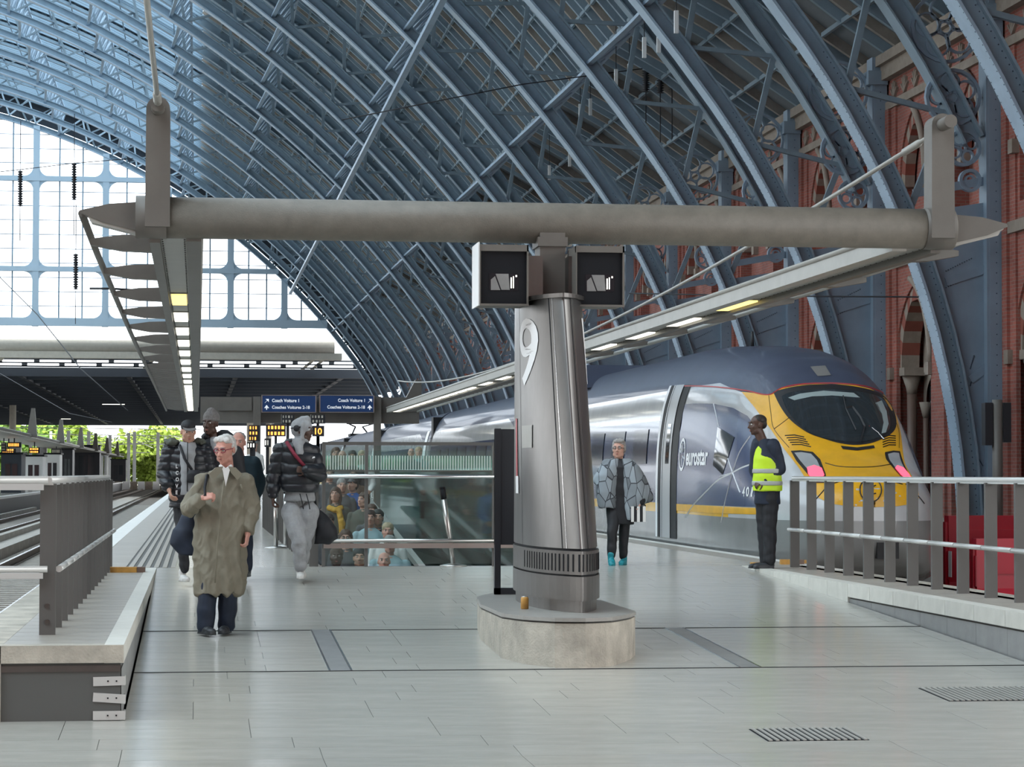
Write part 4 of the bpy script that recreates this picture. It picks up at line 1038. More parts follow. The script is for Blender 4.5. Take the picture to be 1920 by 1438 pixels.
def loft(ys, n=60, cap=(True,True)):
    mb = MB(); vs = []; K = None
    for y in ys:
        L = tring(y, n); P = [(TX-x, y, z) for x,z in L] + [(TX+x, y, z) for x,z in reversed(L[1:-1])]; K = len(P); vs += P
    mb.add(vs, [(i*K+j, i*K+(j+1)%K, (i+1)*K+(j+1)%K, (i+1)*K+j) for i in range(len(ys)-1) for j in range(K)], True)
    if cap[0]: mb.add(vs[:K], [tuple(range(K))])
    if cap[1]: mb.add(vs[-K:], [tuple(reversed(range(K)))])
    return mb
# livery: painted zones by height and length
m_, nt_, b_ = newmat('livery'); N_ = nt_.nodes; L_ = nt_.links
BASE = (TX, 32.3, ZB)
tc_ = N_.new('ShaderNodeTexCoord'); sp_ = N_.new('ShaderNodeSeparateXYZ'); L_.new(tc_.outputs['Object'], sp_.inputs[0])
def mth(op, a, b=None, c=None):
    n = N_.new('ShaderNodeMath'); n.operation = op
    for i, v in enumerate((a,b,c)):
        if v is None: continue
        if isinstance(v, (int,float)): n.inputs[i].default_value = v
        else: L_.new(v, n.inputs[i])
    return n.outputs[0]
Zw = mth('ADD', sp_.outputs['Z'], BASE[2]); Yw = mth('ADD', sp_.outputs['Y'], BASE[1])
def mixc(fac, a, b):
    n = N_.new('ShaderNodeMix'); n.data_type = 'RGBA'; L_.new(fac, n.inputs[0])
    for i, v in ((6,a),(7,b)):
        if isinstance(v, tuple): n.inputs[i].default_value = (*v,1)
        else: L_.new(v, n.inputs[i])
    return n.outputs[2]
CG, CB, CY, CS, CR = (.27,.27,.265), (.045,.065,.135), (.86,.47,.02), (.55,.56,.57), (.055,.065,.105)
zr = mth('MINIMUM', mth('MULTIPLY_ADD', mth('SUBTRACT', Yw, 35.4), .14, 2.30), 2.52); zr = mth('MAXIMUM', zr, 2.28)
roof = mth('GREATER_THAN', Zw, zr); body = mth('GREATER_THAN', Zw, .64); low = mth('GREATER_THAN', Zw, .49); rear = mth('GREATER_THAN', Yw, 38.0)
blue = mth('MULTIPLY', rear, mth('LESS_THAN', Zw, 2.02))
side = mixc(blue, CS, CB); stripe = mixc(mth('GREATER_THAN', Yw, 35.2), CS, CY)
c1 = mixc(low, CG, stripe); c2 = mixc(body, c1, side); c3 = mixc(roof, c2, CR)
nn = N_.new('ShaderNodeTexNoise'); nn.inputs['Scale'].default_value = 2.; nn.inputs['Detail'].default_value = 5; L_.new(tc_.outputs['Object'], nn.inputs['Vector'])
mrr = N_.new('ShaderNodeMapRange'); mrr.inputs['To Min'].default_value = .78; mrr.inputs['To Max'].default_value = 1.15; L_.new(nn.outputs[0], mrr.inputs[0])
vv = N_.new('ShaderNodeVectorMath'); vv.operation = 'SCALE'; L_.new(c3, vv.inputs[0]); L_.new(mrr.outputs[0], vv.inputs['Scale']); L_.new(vv.outputs[0], b_.inputs['Base Color'])
ro = mth('MULTIPLY_ADD', roof, .32, .16); L_.new(ro, b_.inputs['Roughness']); b_.inputs['Coat Weight'].default_value = .25; b_.inputs['Coat Roughness'].default_value = .05
mat('paint_yellow', (.82,.43,.015), .35, var=.10, scale=3, coat=.2)
mat('paint_blue', (.045,.065,.145), .25, var=.06, coat=.15)
mat('train_glass', (.025,.032,.038), .06, spec=.8, coat=.5)
mat('train_window', (.030,.038,.065), .14, coat=.2)
mat('inner_shade', (.30,.36,.36), .4)
mat('paint_red', (.5,.05,.06), .4); mat('paint_white', (.80,.82,.84), .35); mat('door_grey', (.36,.37,.38), .3)
mat('lamp_lens', (.42,.44,.45), .1, coat=.8); mat('rubber', (.015,.015,.017), .6); mat('roof_patch', (.20,.19,.18), .5)
t = thing('train', 'yellow nosed high speed train standing at the right platform edge', 'train', BASE)
ys = [32.30,32.32,32.36,32.42,32.5] + [32.5+.05*i for i in range(1,80)] + [36.6,37,37.5,38,38.5,39,39.5,40,40.6,41,45,50,56.55]
mb = loft(ys, 60); BV = BVHTree.FromPolygons([Vector(v) for v in mb.v], mb.f); shell = mb.build('body_shell', 'livery', t)
# smooth the nose caps: draft ring at front stays flat and small
O3 = Vector((0,0,CAMZ))
def hit(px, row, off=.006):
    d = ray(px,row).normalized(); r = BV.ray_cast(O3, d)
    if r[0] is None: r = BV.find_nearest(at(px,row,d=34.5))
    n = r[1]; n = n if n.dot(d) < 0 else -n
    return r[0]+n*off
def mirror(vs): return [Vector((2*TX-v.x, v.y, v.z)) for v in vs]
def fan(poly, c, off, K=10, dens=4):
    P = []
    for (a,b),(e,f) in zip(poly, poly[1:]+poly[:1]):
        for k in range(dens): P.append((a+(e-a)*k/dens, b+(f-b)*k/dens))
    n = len(P); vs = [hit(*c, off)]
    for r in range(1, K+1): vs += [hit(c[0]+(x-c[0])*r/K, c[1]+(y-c[1])*r/K, off) for x, y in P]
    fs = [(0,1+j,1+(j+1)%n) for j in range(n)] + [(1+(r-1)*n+j,1+r*n+j,1+r*n+(j+1)%n,1+(r-1)*n+(j+1)%n) for r in range(1,K) for j in range(n)]
    return vs, fs
def decal(nm, m_, poly, c, off=.006, mir=False, K=10, dens=4, lb=None, only=None):
    vs, fs = fan(poly, c, off, K, dens); mb = MB(); mb.add(vs, fs, True)
    o = mb.build(nm, m_, t); 
    if lb: o['label'] = lb
    if mir: mb = MB(); mb.add(mirror(vs), fs, True); o2 = mb.build(nm, m_, t); 
    return o
def strip(nm, m_, pts, wpx, off=.01, mir=False, n=10, build=True, mb=None):
    P = []
    for (a,b),(e,f) in zip(pts[:-1], pts[1:]): P += [(a+(e-a)*k/n, b+(f-b)*k/n) for k in range(n)]
    P.append(pts[-1]); L = [hit(*p, off) for p in P]; vs = []
    for i, p in enumerate(L):
        d = (L[min(i+1,len(L)-1)]-L[max(i-1,0)]).normalized(); nn = (O3-p).normalized(); s_ = d.cross(nn).normalized()*wpx/4600*35/2; vs += [p+s_, p-s_]
    fs = [(2*i,2*i+1,2*i+3,2*i+2) for i in range(len(L)-1)]
    mb = mb or MB(); mb.add(vs, fs); 
    if mir: mb.add(mirror(vs), fs)
    return mb.build(nm, m_, t) if build else mb
def curve_pts(P, n=6):   # catmull-rom
    out = []
    for i in range(len(P)-1):
        p0, p1, p2, p3 = P[max(i-1,0)], P[i], P[i+1], P[min(i+2,len(P)-1)]
        for k in range(n):
            u = k/n; out.append(tuple(.5*((2*p1[j])+(-p0[j]+p2[j])*u+(2*p0[j]-5*p1[j]+4*p2[j]-p3[j])*u*u+(-p0[j]+3*p1[j]-3*p2[j]+p3[j])*u**3) for j in (0,1)))
    return out+[P[-1]]
closed = lambda P: curve_pts(P+[P[0]], 4)[:-1]
YP = [(1391,735),(1416,765),(1444,803),(1469,840),(1497,876),(1520,912),(1536,934),(1556,944),(1590,949),(1642,951),(1640,920),(1612,870),(1597,836),(1568,721),(1530,720.5),(1500,722.5),(1466,728.5),(1441,740.5),(1415,737)]
decal('nose_paint', 'paint_yellow', YP, (1528,830), .005, True, 16, 5)
WS = closed([(1450,735),(1482,727),(1513,722.5),(1545,721.5),(1576,722),(1622,729),(1654,741),(1673,765),(1680,796),(1669,815),(1638,830),(1607,835),(1576,832),(1544,823),(1513,811),(1482,788),(1463,762)])
decal('windscreen_surround', 'rubber', WS, (1575,775), .009, K=14, dens=2)
WG = closed([(1466,744),(1486,736),(1544,731),(1607,735),(1652,747),(1665,771),(1668,800),(1660,813),(1634,826),(1600,830),(1565,826),(1529,817),(1497,796),(1474,766)])
decal('windscreen', 'train_glass', WG, (1575,778), .013, K=14, dens=2)
decal('sun_blind', 'inner_shade', [(1478,747),(1500,739.5),(1544,734),(1600,738),(1612,747),(1560,743),(1520,745),(1490,752)], (1540,741), .016, K=4)
decal('sun_blind', 'inner_shade', [(1652,752),(1661,772),(1665,796),(1660,812),(1652,814),(1656,796),(1652,775),(1640,757)], (1657,785), .016, K=4)
mb = MB(); strip('wiper', 'rubber', [(1580,744),(1585,768),(1604,808)], 2.4, .03, build=False, mb=mb); strip('wiper', 'rubber', [(1585,768),(1597,765),(1612,785),(1620,802),(1612,832)], 3.4, .034, build=False, mb=mb); mb.build('wiper', 'rubber', t)
HL = [(1483,846),(1500,845),(1524,848),(1538,862),(1548,888),(1551,906),(1530,906),(1513,888),(1493,864)]
decal('headlight_recess', 'rubber', HL, (1520,874), .009, True, 6)
decal('headlight', 'lamp_lens', [(1490,850),(1503,849),(1521,852),(1532,864),(1541,884),(1543,898),(1530,898),(1517,884),(1500,864)], (1520,872), .014, True, 6)
decal('tail_lamp', 'tail_red', [(1514,878),(1527,874),(1541,879),(1546,892),(1540,903),(1524,902),(1516,890)], (1530,889), .018, True, 4)
for i in range(5):
    a = 1472+i*3.2; strip('grille_slot', 'rubber', [(a,817.5+i*4.3),(a+18,816.5+i*4.5),(a+36,820.5+i*4.6)], 2.2, .010, True)
strip('seam', 'rubber', curve_pts([(1547,869),(1570,875),(1600,877),(1640,876),(1678,870)]), 1.6, .010, n=2)
strip('seam', 'rubber', curve_pts([(1557,909),(1580,903),(1607,900.5),(1640,900),(1670,903),(1692,909)]), 2.0, .010, n=2)
strip('seam', 'rubber', [(1519,776),(1480,784),(1452,805)], 1.2, .010, False, 4)
strip('seam', 'rubber', curve_pts([(1442,742),(1446,775),(1452,805),(1480,840)]), 1.0, .010, True, 3)
strip('seam', 'rubber', curve_pts([(1523,945),(1530,937),(1545,920),(1554,908)]), 2.0, .010, True, 3)
decal('air_slot', 'rubber', [(1576,837),(1607,840),(1638,836),(1640,841),(1607,846),(1580,843)], (1607,841), .012, K=3)
ci = [(1632+20*math.cos(a), 920+21*math.sin(a)) for a in [2*PI*k/24 for k in range(25)]]
mb = MB(); strip('', '', ci, 2.2, .022, n=1, build=False, mb=mb)
for a, b in (((1620,922),(1642,912)),((1630,907),(1636,936)),((1626,930),(1642,926))): strip('', '', [a,b], 2.2, .022, n=3, build=False, mb=mb)
mb.build('nose_emblem', 'rubber', t)
strip('red_line', 'paint_red', curve_pts([(1284,724),(1320,724.5),(1356,727),(1400,733),(1441,741),(1466,728.5),(1500,721.5),(1540,719.5),(1585,720.5),(1625,726),(1658,738)]), 2.2, .012, n=3)
decal('roof_hatch', 'roof_patch', [(1519,688),(1547,686),(1558,704),(1533,706)], (1539,696), .008, K=3)
strip('edge_shine', 'paint_white', curve_pts([(1663,742),(1675,757),(1683,778)]), 2.2, .012, n=3)
# side artwork
decal('side_panel', 'paint_blue', [(1269,760),(1300,756.5),(1338,757),(1375,765),(1402,780),(1420,803),(1437,835),(1445,880),(1443,951),(1400,950),(1330,947),(1266,944)], (1350,860), .006, True, 14, 4)
decal('side_stripe', 'paint_yellow', [(1266,944.5),(1330,948),(1430,953),(1430,965),(1330,962),(1266,957)], (1345,955), .008, True, 8, 4)
decal('cab_side_window', 'train_glass', [(1347,801),(1378,820),(1356,890),(1338,872)], (1356,845), .014, True, 8)
mb = MB()
for P, w_ in (([(1286,970),(1303,945),(1325,922),(1348,900),(1375,886)],3),([(1375,886),(1392,877),(1409,871)],3),([(1353,980),(1362,935),(1375,886)],2.2),([(1375,886),(1388,848),(1408,818)],2.6),([(1366,859),(1375,886),(1389,923)],3),([(1339,757),(1344,778),(1349,800)],2.4),([(1375,886),(1350,893)],1.5)):
    strip('', '', curve_pts(P) if len(P) > 2 else P, w_, .011, n=3, build=False, mb=mb)
mb.build('starburst', 'paint_white', t)
def side_x(y, z, off=.012):
    r = BV.ray_cast(Vector((2,y,z)), Vector((1,0,0))); return (r[0].x if r[0] else 7.66)-off
ya, yb = at(1290,850,x=7.7).y, at(1329,850,x=7.7).y
wraptext(text_mesh('eurostar', 1, .03), -1, ya, yb, 1.25, 1.50, 'lettering', 'paint_white', t, side_x)
ya, yb = at(1391,930,x=7.75).y, at(1411,930,x=7.75).y
for q_, dg_ in enumerate('4013'): wraptext(text_mesh(dg_, 1, .02), -1, ya+(yb-ya)*(q_/4+(.05 if dg_ != '1' else .09)), ya+(yb-ya)*((q_+1)/4-(.03 if dg_ != '1' else .07)), .80, .94, 'fleet_number', 'paint_white', t, side_x)
yc_ = at(1280,850,x=7.68).y; mb = MB(); vs = []
for k in range(32):
    a = 2*PI*k/32
    for r in (.80,1.): y, z = yc_+.24*r*math.cos(a), 1.43+.265*r*math.sin(a); vs.append((side_x(y,z), y, z))
mb.add(vs, [(2*k,2*k+1,(2*k+3)%64,(2*k+2)%64) for k in range(32)])
for a in (PI/2+.15, -PI/2-.15, .35, PI+.35, .9, PI-.6):
    p = [(yc_+.05*math.cos(a),1.43+.06*math.sin(a)),(yc_+.17*math.cos(a),1.43+.19*math.sin(a))]; mb.bar((side_x(*p[0]),*p[0]),(side_x(*p[1]),*p[1]), .03, .006)
mb.build('roundel', 'paint_white', t)
def band(nm, m_, y0, y1, z0, z1, off=.012, par=t, n=22, th=.0, side=(-1,1)):
    """strip wrapped over the body side between two lengths and two heights"""
    for s_ in side:
        vs = []
        for y in (y0, y1):
            L = [(x,z) for x,z in tring(min(y,41),60)[2:] if z0 <= z <= z1]
            vs.append([(TX+s_*(x+off), y, z) for x,z in L])
        k = min(len(vs[0]), len(vs[1])); mb = MB(); mb.add(vs[0][:k]+vs[1][:k], [(i,i+1,k+i+1,k+i) for i in range(k-1)], True)
        mb.build(nm, m_, par)
band('door_gap', 'rubber', 38.85, 40.45, -.25, 2.62, .010)
band('door', 'door_grey', 39.35, 40.05, -.2, 2.6, .020); band('door_window', 'train_glass', 39.52, 39.80, 1.2, 1.98, .026)
band('door_frame', 'paint_white', 40.45, 40.62, -.2, 2.62, .018); band('door_frame', 'paint_white', 40.05,40.10,-.2,2.6,.03)
for y in (41.6,43.9,46.2,48.5,50.8,53.1): band('window', 'train_window', y, y+1.35, 1.25, 1.95, .012)
mb = MB(); mb.box(TX-1.38, TX+1.38, 34.5, 56.5, -.72, -.45); mb.build('under_skirt', 'dark_steel', t)
for y in (35.6, 38.1, 51.2, 53.7):
    mb = MB()
    for s_ in (-.72,.72): mb.tube([(TX+s_-.06,y,ZB+.166+.44),(TX+s_+.06,y,ZB+.166+.44)], .44, 24)
    mb.build('wheelset', 'rail_rust', t)
mb = MB(); mb.tube([(TX-.2,38.7,3.15),(TX-.2,38.7,3.42)], [.03,.02], 8); mb.build('antenna', 'rubber', t)
mb = MB(); mb.hexa([(TX-1.1,50,2.9),(TX+1.1,50,2.9),(TX+1.1,56,2.9),(TX-1.1,56,2.9),(TX-.95,51.2,3.42),(TX+.95,51.2,3.42),(TX+.95,55,3.42),(TX-.95,55,3.42)]); mb.build('roof_fairing', 'livery', t)
mb = MB(); mb.box(TX+.05, TX+.35, 32.29, 32.4, -.02, .2); mb.build('coupler_hatch', 'rubber', t)
# trailing cars
y = 57.3; k = 0
ord_ = ['first','second','third','fourth','fifth','sixth','seventh']
while y < 230:
    L = 24.3; tt = thing('train_car', f'{ord_[k]} passenger car behind the driving car of the train', 'train car', (TX, y, ZB), group=None)
    mb = loft([y, y+L], 30); 
    for i, v in enumerate(mb.v): pass
    mb.build('body_shell', 'livery', tt)
    band('door_gap', 'rubber', y+.9, y+1.0, 0, 2.6, .010, tt); band('door', 'paint_white', y+1.0, y+1.9, 0, 2.6, .012, tt); band('door_gap', 'rubber', y+1.9, y+2.05, 0, 2.6, .014, tt)
    for j in range(8):
        band('window', 'train_window', y+3.2+j*2.5, y+4.6+j*2.5, 1.25, 1.95, .012, tt, side=(-1,))
    mb = MB(); mb.box(TX-1.25, TX+1.25, y-.70, y-.02, -.5, 3.0); mb.build('gangway_bellows', 'rubber', tt)
    mb = MB(); mb.box(TX-1.38, TX+1.38, y+.2, y+L-.2, -.72, -.45); mb.build('under_skirt', 'dark_steel', tt)
    if k in (0, 3):
        mb = MB(); yy = y+5; mb.bar((TX-.5,yy,3.24),(TX-.2,yy+1.4,3.75),.07); mb.bar((TX+.5,yy,3.24),(TX+.2,yy+1.4,3.75),.07); mb.bar((TX-.2,yy+1.4,3.75),(TX-.7,yy-.2,3.9),.06); mb.bar((TX+.2,yy+1.4,3.75),(TX+.7,yy-.2,3.9),.06); mb.bar((TX-.8,yy-.2,3.9),(TX+.8,yy-.2,3.9),.07); mb.box(TX-.6,TX+.6,yy-.5,yy+1.6,3.2,3.34); mb.build('pantograph', 'rubber', tt)
    y += 25.; k += 1
# ================================================================ neighbouring platform at the left and everything beyond
o = empty('floor_left_platform', (-9, 20, 0)); tag(o, kind='structure')
mb = MB(); mb.box(-20.8, -9.0, 20, 330, -1.3, -.02); mb.build('platform_body', 'dark_panel', o)
mb = MB(); mb.box(-20.8, -9.35, 20, 330, -.02, 0); mb.build('paving', 'floor_stone', o)
mb = MB(); mb.box(-9.35, -8.98, 20, 330, -.10, .01); mb.build('edge_line', 'white_line', o)
t = thing('platform_canopy', 'distant canopy with upright fins over the neighbouring platform at left', 'canopy', (-11, 118, 0))
mb = MB(); mb.tube([(-9.7,100,3.32),(-9.7,330,3.3)], .09, 8); mb.box(-12.6,-9.7,100,330,3.2,3.3); mb.build('roof_blade', 'canopy_pale', t)
for y in (118,146,176,206,236,266,300):
    mb = MB(); mb.plate([(-9.9,3.2),(-9.3,3.2),(-9.45,4.9),(-9.65,4.9)], y, y+.5); mb.build('upright_fin', 'canopy_grey', t)
    mb = MB(); mb.box(-13.1,-12.3,y-.4,y+.4,0,3.3); mb.build('support', 'dark_steel', t)
for i, (p0, r0, p1, r1, y, c, n, lb) in enumerate(((2,829,12,845,150,'extension_cream',3,'narrow dark board at the left edge of the far platform'),(13,829,40,839,150,'amber',1,'long amber lit board over the far platform'),(2,841,30,851,152,'amber',2,'lower amber board at the left edge of the far platform'),(54,839,75,850,168,'amber',2,'amber board right of the dark bracket on the far platform'),(96,841,115,851,196,'extension_cream',1,'small grey board over the middle of the far platform'))):
    disp(p0, r0, p1, r1, y, lb, c, nrow=n)
def kiosk(p0, r0, p1, y, lb, m_='dark_panel'):
    a = at(p0, r0, y=y); b = at(p1, r0, y=y); t = thing('kiosk', lb, 'kiosk', ((a.x+b.x)/2, y, 0))
    MB().box(a.x, b.x, y, y+3.5, 0, a.z).build('cabin', m_, t)
    mb = MB(); mb.box(a.x-.1, b.x+.1, y-.1, y+3.6, a.z, a.z+.12); mb.build('roof', 'black', t)
    mb = MB(); w_ = (b.x-a.x); mb.box(a.x+w_*.2, a.x+w_*.45, y-.03, y, .3, a.z*.75); mb.box(a.x+w_*.55, a.x+w_*.8, y-.03, y, .9, a.z*.75); mb.build('glazing', 'train_glass', t)
kiosk(138,836,187,255,'large dark lift cabin on the far platform'); kiosk(117,843,136,200,'dark cabin with a grey window left of the large lift cabin'); kiosk(2,852,40,140,'low dark waiting room at the left of the far platform','extension_dark'); kiosk(46,856,80,165,'pale glazed waiting room between dark cabins','mast_white'); kiosk(84,852,112,186,'white and dark cabin in the middle of the far platform','mast_white'); kiosk(208,862,236,328,'small far dark shelter at the end of the platform')
for p in ((190,860,'white pillar right of the large lift cabin'),(199,862,'second thinner white pillar by the lift cabin')):
    a = at(p[0], p[1], y=262); t = thing('pillar', p[2], 'pillar', (a.x, 262, 0)); mb = MB(); mb.tube([(a.x,262,0),(a.x,262,2.9)], .22, 10); mb.build('shaft', 'mast_white', t)
    mb = MB(); mb.box(a.x-.3,a.x+.3,261.7,262.3,2.9,3.0); mb.build('cap', 'mast_white', t)
t = thing('glass_rail', 'glass and steel parapet on the far platform edge behind the near railing', 'railing', (-9.8, 60, 0))
mb = MB(); mb.box(-9.83,-9.80,62,112,.1,1.0); mb.build('pane', 'balustrade_glass', t)
mb = MB(); mb.tube([(-9.8,62,1.05),(-9.8,112,1.05)], .03, 6); mb.tube([(-9.8,62,.55),(-9.8,112,.55)], .02, 6); mb.build('rail', 'steel_bright', t)
# ---- overhead line masts beyond the shed
k = 0; MASTS = []
for px_, yy in ((35,330),(57,350),(95,425),(128,330),(152,440),(166,335),(190,430),(206,365),(226,440),(241,345),(252,335),(262,430),(296,340),(310,430)):
    a = at(px_, 860, y=yy); t = thing('line_mast', f'{"nearer" if yy < 400 else "farther"} pale overhead line mast beyond the station, ' + ('far left' if px_ < 60 else 'left part' if px_ < 130 else 'between the tree groups' if px_ < 245 else 'right by the slab canopy'), 'mast', (a.x, yy, -1.3), group='overhead line masts')
    MASTS.append((px_, t))
    hgt = 8.0 if yy < 400 else 9.5
    MB().box(-.22,.22,-.2,.2,0,hgt).build('mast', 'mast_white', t, True)
    mb = MB(); mb.bar((0,0,hgt-1.6),(3.2,0,hgt-1.2),.10); mb.bar((0,0,hgt-.3),(3.2,0,hgt-1.2),.07); mb.bar((0,0,hgt-2.8),(2.2,0,hgt-2.8),.07); mb.build('cantilever', 'mast_white', t, True)
    k += 1
ORD = ['leftmost','second','third','fourth','fifth','sixth','seventh','eighth','ninth','tenth','eleventh','twelfth','thirteenth','rightmost']
for q, (a, m) in enumerate(sorted(MASTS, key=lambda v: v[0])): m['label'] = f'pale overhead line mast beyond the station, {ORD[q]}' + (' counted from the left' if 0 < q < 13 else ' of the row')
t = thing('overhead_wires', 'thin contact wires strung between the masts beyond the station', 'wires', (-10, 330, 5)); t['kind'] = 'stuff'
mb = MB()
for z in (5.2,6.4,7.3): mb.bar((-40,333,z),(8,345,z-.2),.09)
for x in (-30,-22,-14,-8,-3.3): mb.bar((x,330,5.4),(x+1,600,5.6),.08)
mb.build('wire', 'mast_white', t)
# ---- trees
def tree_mesh(seed, r, mname, kind='leaf'):
    rnd_ = random.Random(seed); mb = MB(); blobs = [(Vector((rnd_.uniform(-.6,.6)*r, rnd_.uniform(-.5,.5)*r, rnd_.uniform(-.45,.65)*r)), rnd_.uniform(.35,.6)*r) for _ in range(9)]
    for _ in range(1500):
        c, br = rnd_.choice(blobs); d = Vector((rnd_.gauss(0,1),rnd_.gauss(0,1),rnd_.gauss(0,1))).normalized(); p = c+d*br*rnd_.uniform(.75,1.05)
        s_ = rnd_.uniform(.10,.22)*r*.55; a = Vector((rnd_.gauss(0,1),rnd_.gauss(0,1),rnd_.gauss(0,1))).normalized()*s_; b = a.cross(d)
        if b.length < 1e-4: continue
        b = b.normalized()*s_*.7; mb.add([p-a, p+b, p+a, p-b], [(0,1,2,3)])
    return mb.mesh('foliage', [mname])
tm = [tree_mesh(i, 1., ('leaf','leaf_b')[i%2]) for i in range(4)]
k = 0
trees = [(12,800,430,6.0,'broad green tree at the left edge beyond the station'),(50,795,470,7.0,'tall green tree second from the left beyond the station'),(88,800,430,6.2,'green tree behind the far canopy fins'),(125,796,480,7.5,'tall tree before the gap of sky'),(152,822,440,4.4,'smaller tree at the left rim of the sky gap'),(200,830,430,4.6,'rounded lime tree in the middle of the sky gap'),(232,842,520,4.0,'low distant tree right of the lime tree'),(270,806,430,5.4,'bright yellow green tree right of the sky gap'),(292,812,460,5.0,'yellow green tree just left of the canopy edge'),(322,804,450,5.6,'green tree behind the standing men'),(-40,800,450,7,'green tree beyond the left frame edge'),(205,858,390,3.2,'low green bush below the sky gap'),(268,862,385,3.,'low green bush under the yellow green tree'),(120,862,380,3.2,'low green bush behind the lift cabin'),(60,862,385,3.2,'low green bush far left behind the cabins')]
for px_, row, yy, r, lb in trees:
    a = at(px_, row, y=yy); cz = a.z-r*.9; t = thing('tree', lb, 'tree', (a.x, yy, -1.3))
    f = link('foliage', tm[k%4] if 'yellow' not in lb and 'lime' not in lb else tm[1+2*(k%2)], t, (0,0,max(cz+1.3, r*.8))); f.scale = (r*1.15, r*1.15, r); f.rotation_euler = (0,0,k*1.3); tag(f, kind='stuff')
    mb = MB(); mb.tube([(0,0,0),(.2,0,max(cz+1.3,1.5)*.6),(0,0,max(cz+1.3,1.5))], [.3,.22,.12], 8); mb.build('trunk', 'bark', t, True); k += 1
t = thing('far_hill', 'pale blue distant building line in the sky gap', 'building', (-20, 800, -1.3))
mb = MB()
for i in range(8): x = -95+i*11; h = random.uniform(9,16); mb.box(x, x+9, 800, 806, -1.3, h)
mb.build('facade', 'mast_white', t)
t = thing('site_fence', 'reddish white works fence across the tracks far away', 'fence', (-14, 300, -1))
mb = MB()
for i in range(16): x = -17+i*.9; mb.k = i % 2; mb.box(x, x+.85, 300, 300.1, -.9, .1)
mb.build('panel', ['stone_trim','white'], t)
# ---- overhead wires and insulators inside the shed
def insulator(px_, r0, r1, y, lb, grp='hanging insulators', dark=True):
    a = at(px_, r0, y=y); b = at(px_, r1, y=y); t = thing('insulator', lb, 'insulator', a, group=grp); n = 14; P = []; R = []
    for i in range(n+1):
        P += [a+(b-a)*(i/n), a+(b-a)*((i+.5)/n)]; R += [.05,.13]
    mb = MB(); mb.tube(P, R, 8); mb.build('sheds', 'dark_panel', t)
    mb = MB(); mb.bar(b, b-Vector((0,0,1.6)), .03); mb.bar(a, a+Vector((0,0,2.2)), .03); mb.build('dropper', 'dark_panel', t)
insulator(38,320,384,110,'ribbed black insulator hanging before the end screen at far left')
insulator(139,306,372,110,'ribbed black insulator hanging second from left before the end screen')
insulator(142,476,540,110,'lower black insulator hanging on the same line under the second')
insulator(1211,110,170,75,'ribbed insulator in the roof left of its two neighbours')
insulator(1238,108,172,75,'middle one of three ribbed insulators in the roof')
insulator(1260,105,165,75,'right one of three ribbed insulators in the roof')
def wire(P, lb, r=.018):
    t = thing('overhead_wire', lb, 'wire', P[0]); MB().tube(P, r, 5).build('strand', 'dark_panel', t)
wire([at(0,322,y=110), at(38,318,y=110), at(139,306,y=110), at(250,297,y=110)], 'thin wire joining the two upper insulators at left')
wire([at(0,520,y=90), at(70,590,y=84), at(150,690,y=78), at(240,770,y=74)], 'slack wire curving down across the end screen')
wire([at(0,700,y=120), at(130,775,y=110), at(210,792,y=105)], 'slack wire before the dark roof at far left')
wire([at(168,541,y=110), at(205,541,y=110), at(290,546,y=112)], 'dark strut level with the lower insulator', .05)
wire([at(640,225,y=70), at(980,158,y=70), at(1211,128,y=75), at(1440,50,y=80)], 'long thin wire crossing the roof ribs')
wire([at(1180,550,y=60), at(1450,555,y=56), at(1752,557,y=51.1)], 'thin wire tied back to the first full rib at right')
# small hanging luminaires in the right haunch of the roof
me = MB().box(-.05,.05,-.05,.05,-.55,0).mesh('luminaire', 'mast_white'); LX = (1010,1030,1068,1088,1107,1155,1180,1208,1235,1268,998)
for i, (px_, row, y) in enumerate(((1010,270,100),(1030,310,92),(1068,285,92),(1088,195,80),(1107,185,80),(1155,130,72),(1180,120,72),(1208,70,64),(1235,60,64),(1268,20,58),(998,330,110))):
    a = at(px_, row, y=y); t = thing('luminaire', f'small white tube lamp hanging in the right haunch of the roof, {ORD[sorted(LX).index(px_)] if px_ != max(LX) else "rightmost"} from the left', 'lamp', a, group='small roof lamps')
    link('tube', me, t); MB().bar((0,0,0),(0,0,1.8),.02).build('hanger', 'dark_panel', t, True)
# ================================================================ people
mat('skin_light', (.58,.33,.25), .5, var=.05, scale=30); mat('skin_red', (.60,.30,.235), .5, var=.07, scale=30); mat('skin_dark', (.075,.036,.024), .45, var=.05)
mat('skin_mid', (.50,.28,.20), .5); mat('hair_white', (.62,.60,.57), .7, var=.2, scale=40); mat('hair_grey', (.30,.29,.28), .7, var=.3, scale=40); mat('hair_dark', (.02,.015,.012), .6); mat('hair_brown', (.07,.04,.025), .6); mat('hair_blond', (.38,.30,.19), .6)
mat('coat_khaki', (.215,.195,.145), .75, var=.10, scale=6., bump=.15, bscale=30); mat('cloth_navy', (.012,.020,.040), .7, var=.2, scale=8); mat('cloth_black', (.012,.013,.017), .65, var=.2, scale=8)
mat('puffer_black', (.014,.016,.021), .38, var=.15, scale=6); mat('cloth_grey', (.33,.34,.35), .85, var=.12, scale=14, bump=.2, bscale=50); mat('cloth_dgrey', (.10,.105,.11), .8, var=.15); mat('beanie_grey', (.19,.18,.175), .9, var=.2, scale=30, bump=.5, bscale=60)
mat('cloth_white', (.75,.74,.72), .7); mat('shoe_dark', (.03,.033,.037), .5); mat('shoe_white', (.62,.61,.58), .5, var=.15, scale=20); mat('shoe_teal', (.01,.25,.30), .5, var=.3, scale=25)
mat('hivis', (.55,.80,.02), .55, var=.06, emit=(.5,.8,.02), est=.0); mat('reflective', (.40,.42,.40), .4); mat('strap_red', (.22,.015,.04), .6); mat('eye_white', (.75,.73,.7), .3); mat('lip', (.42,.16,.13), .5)
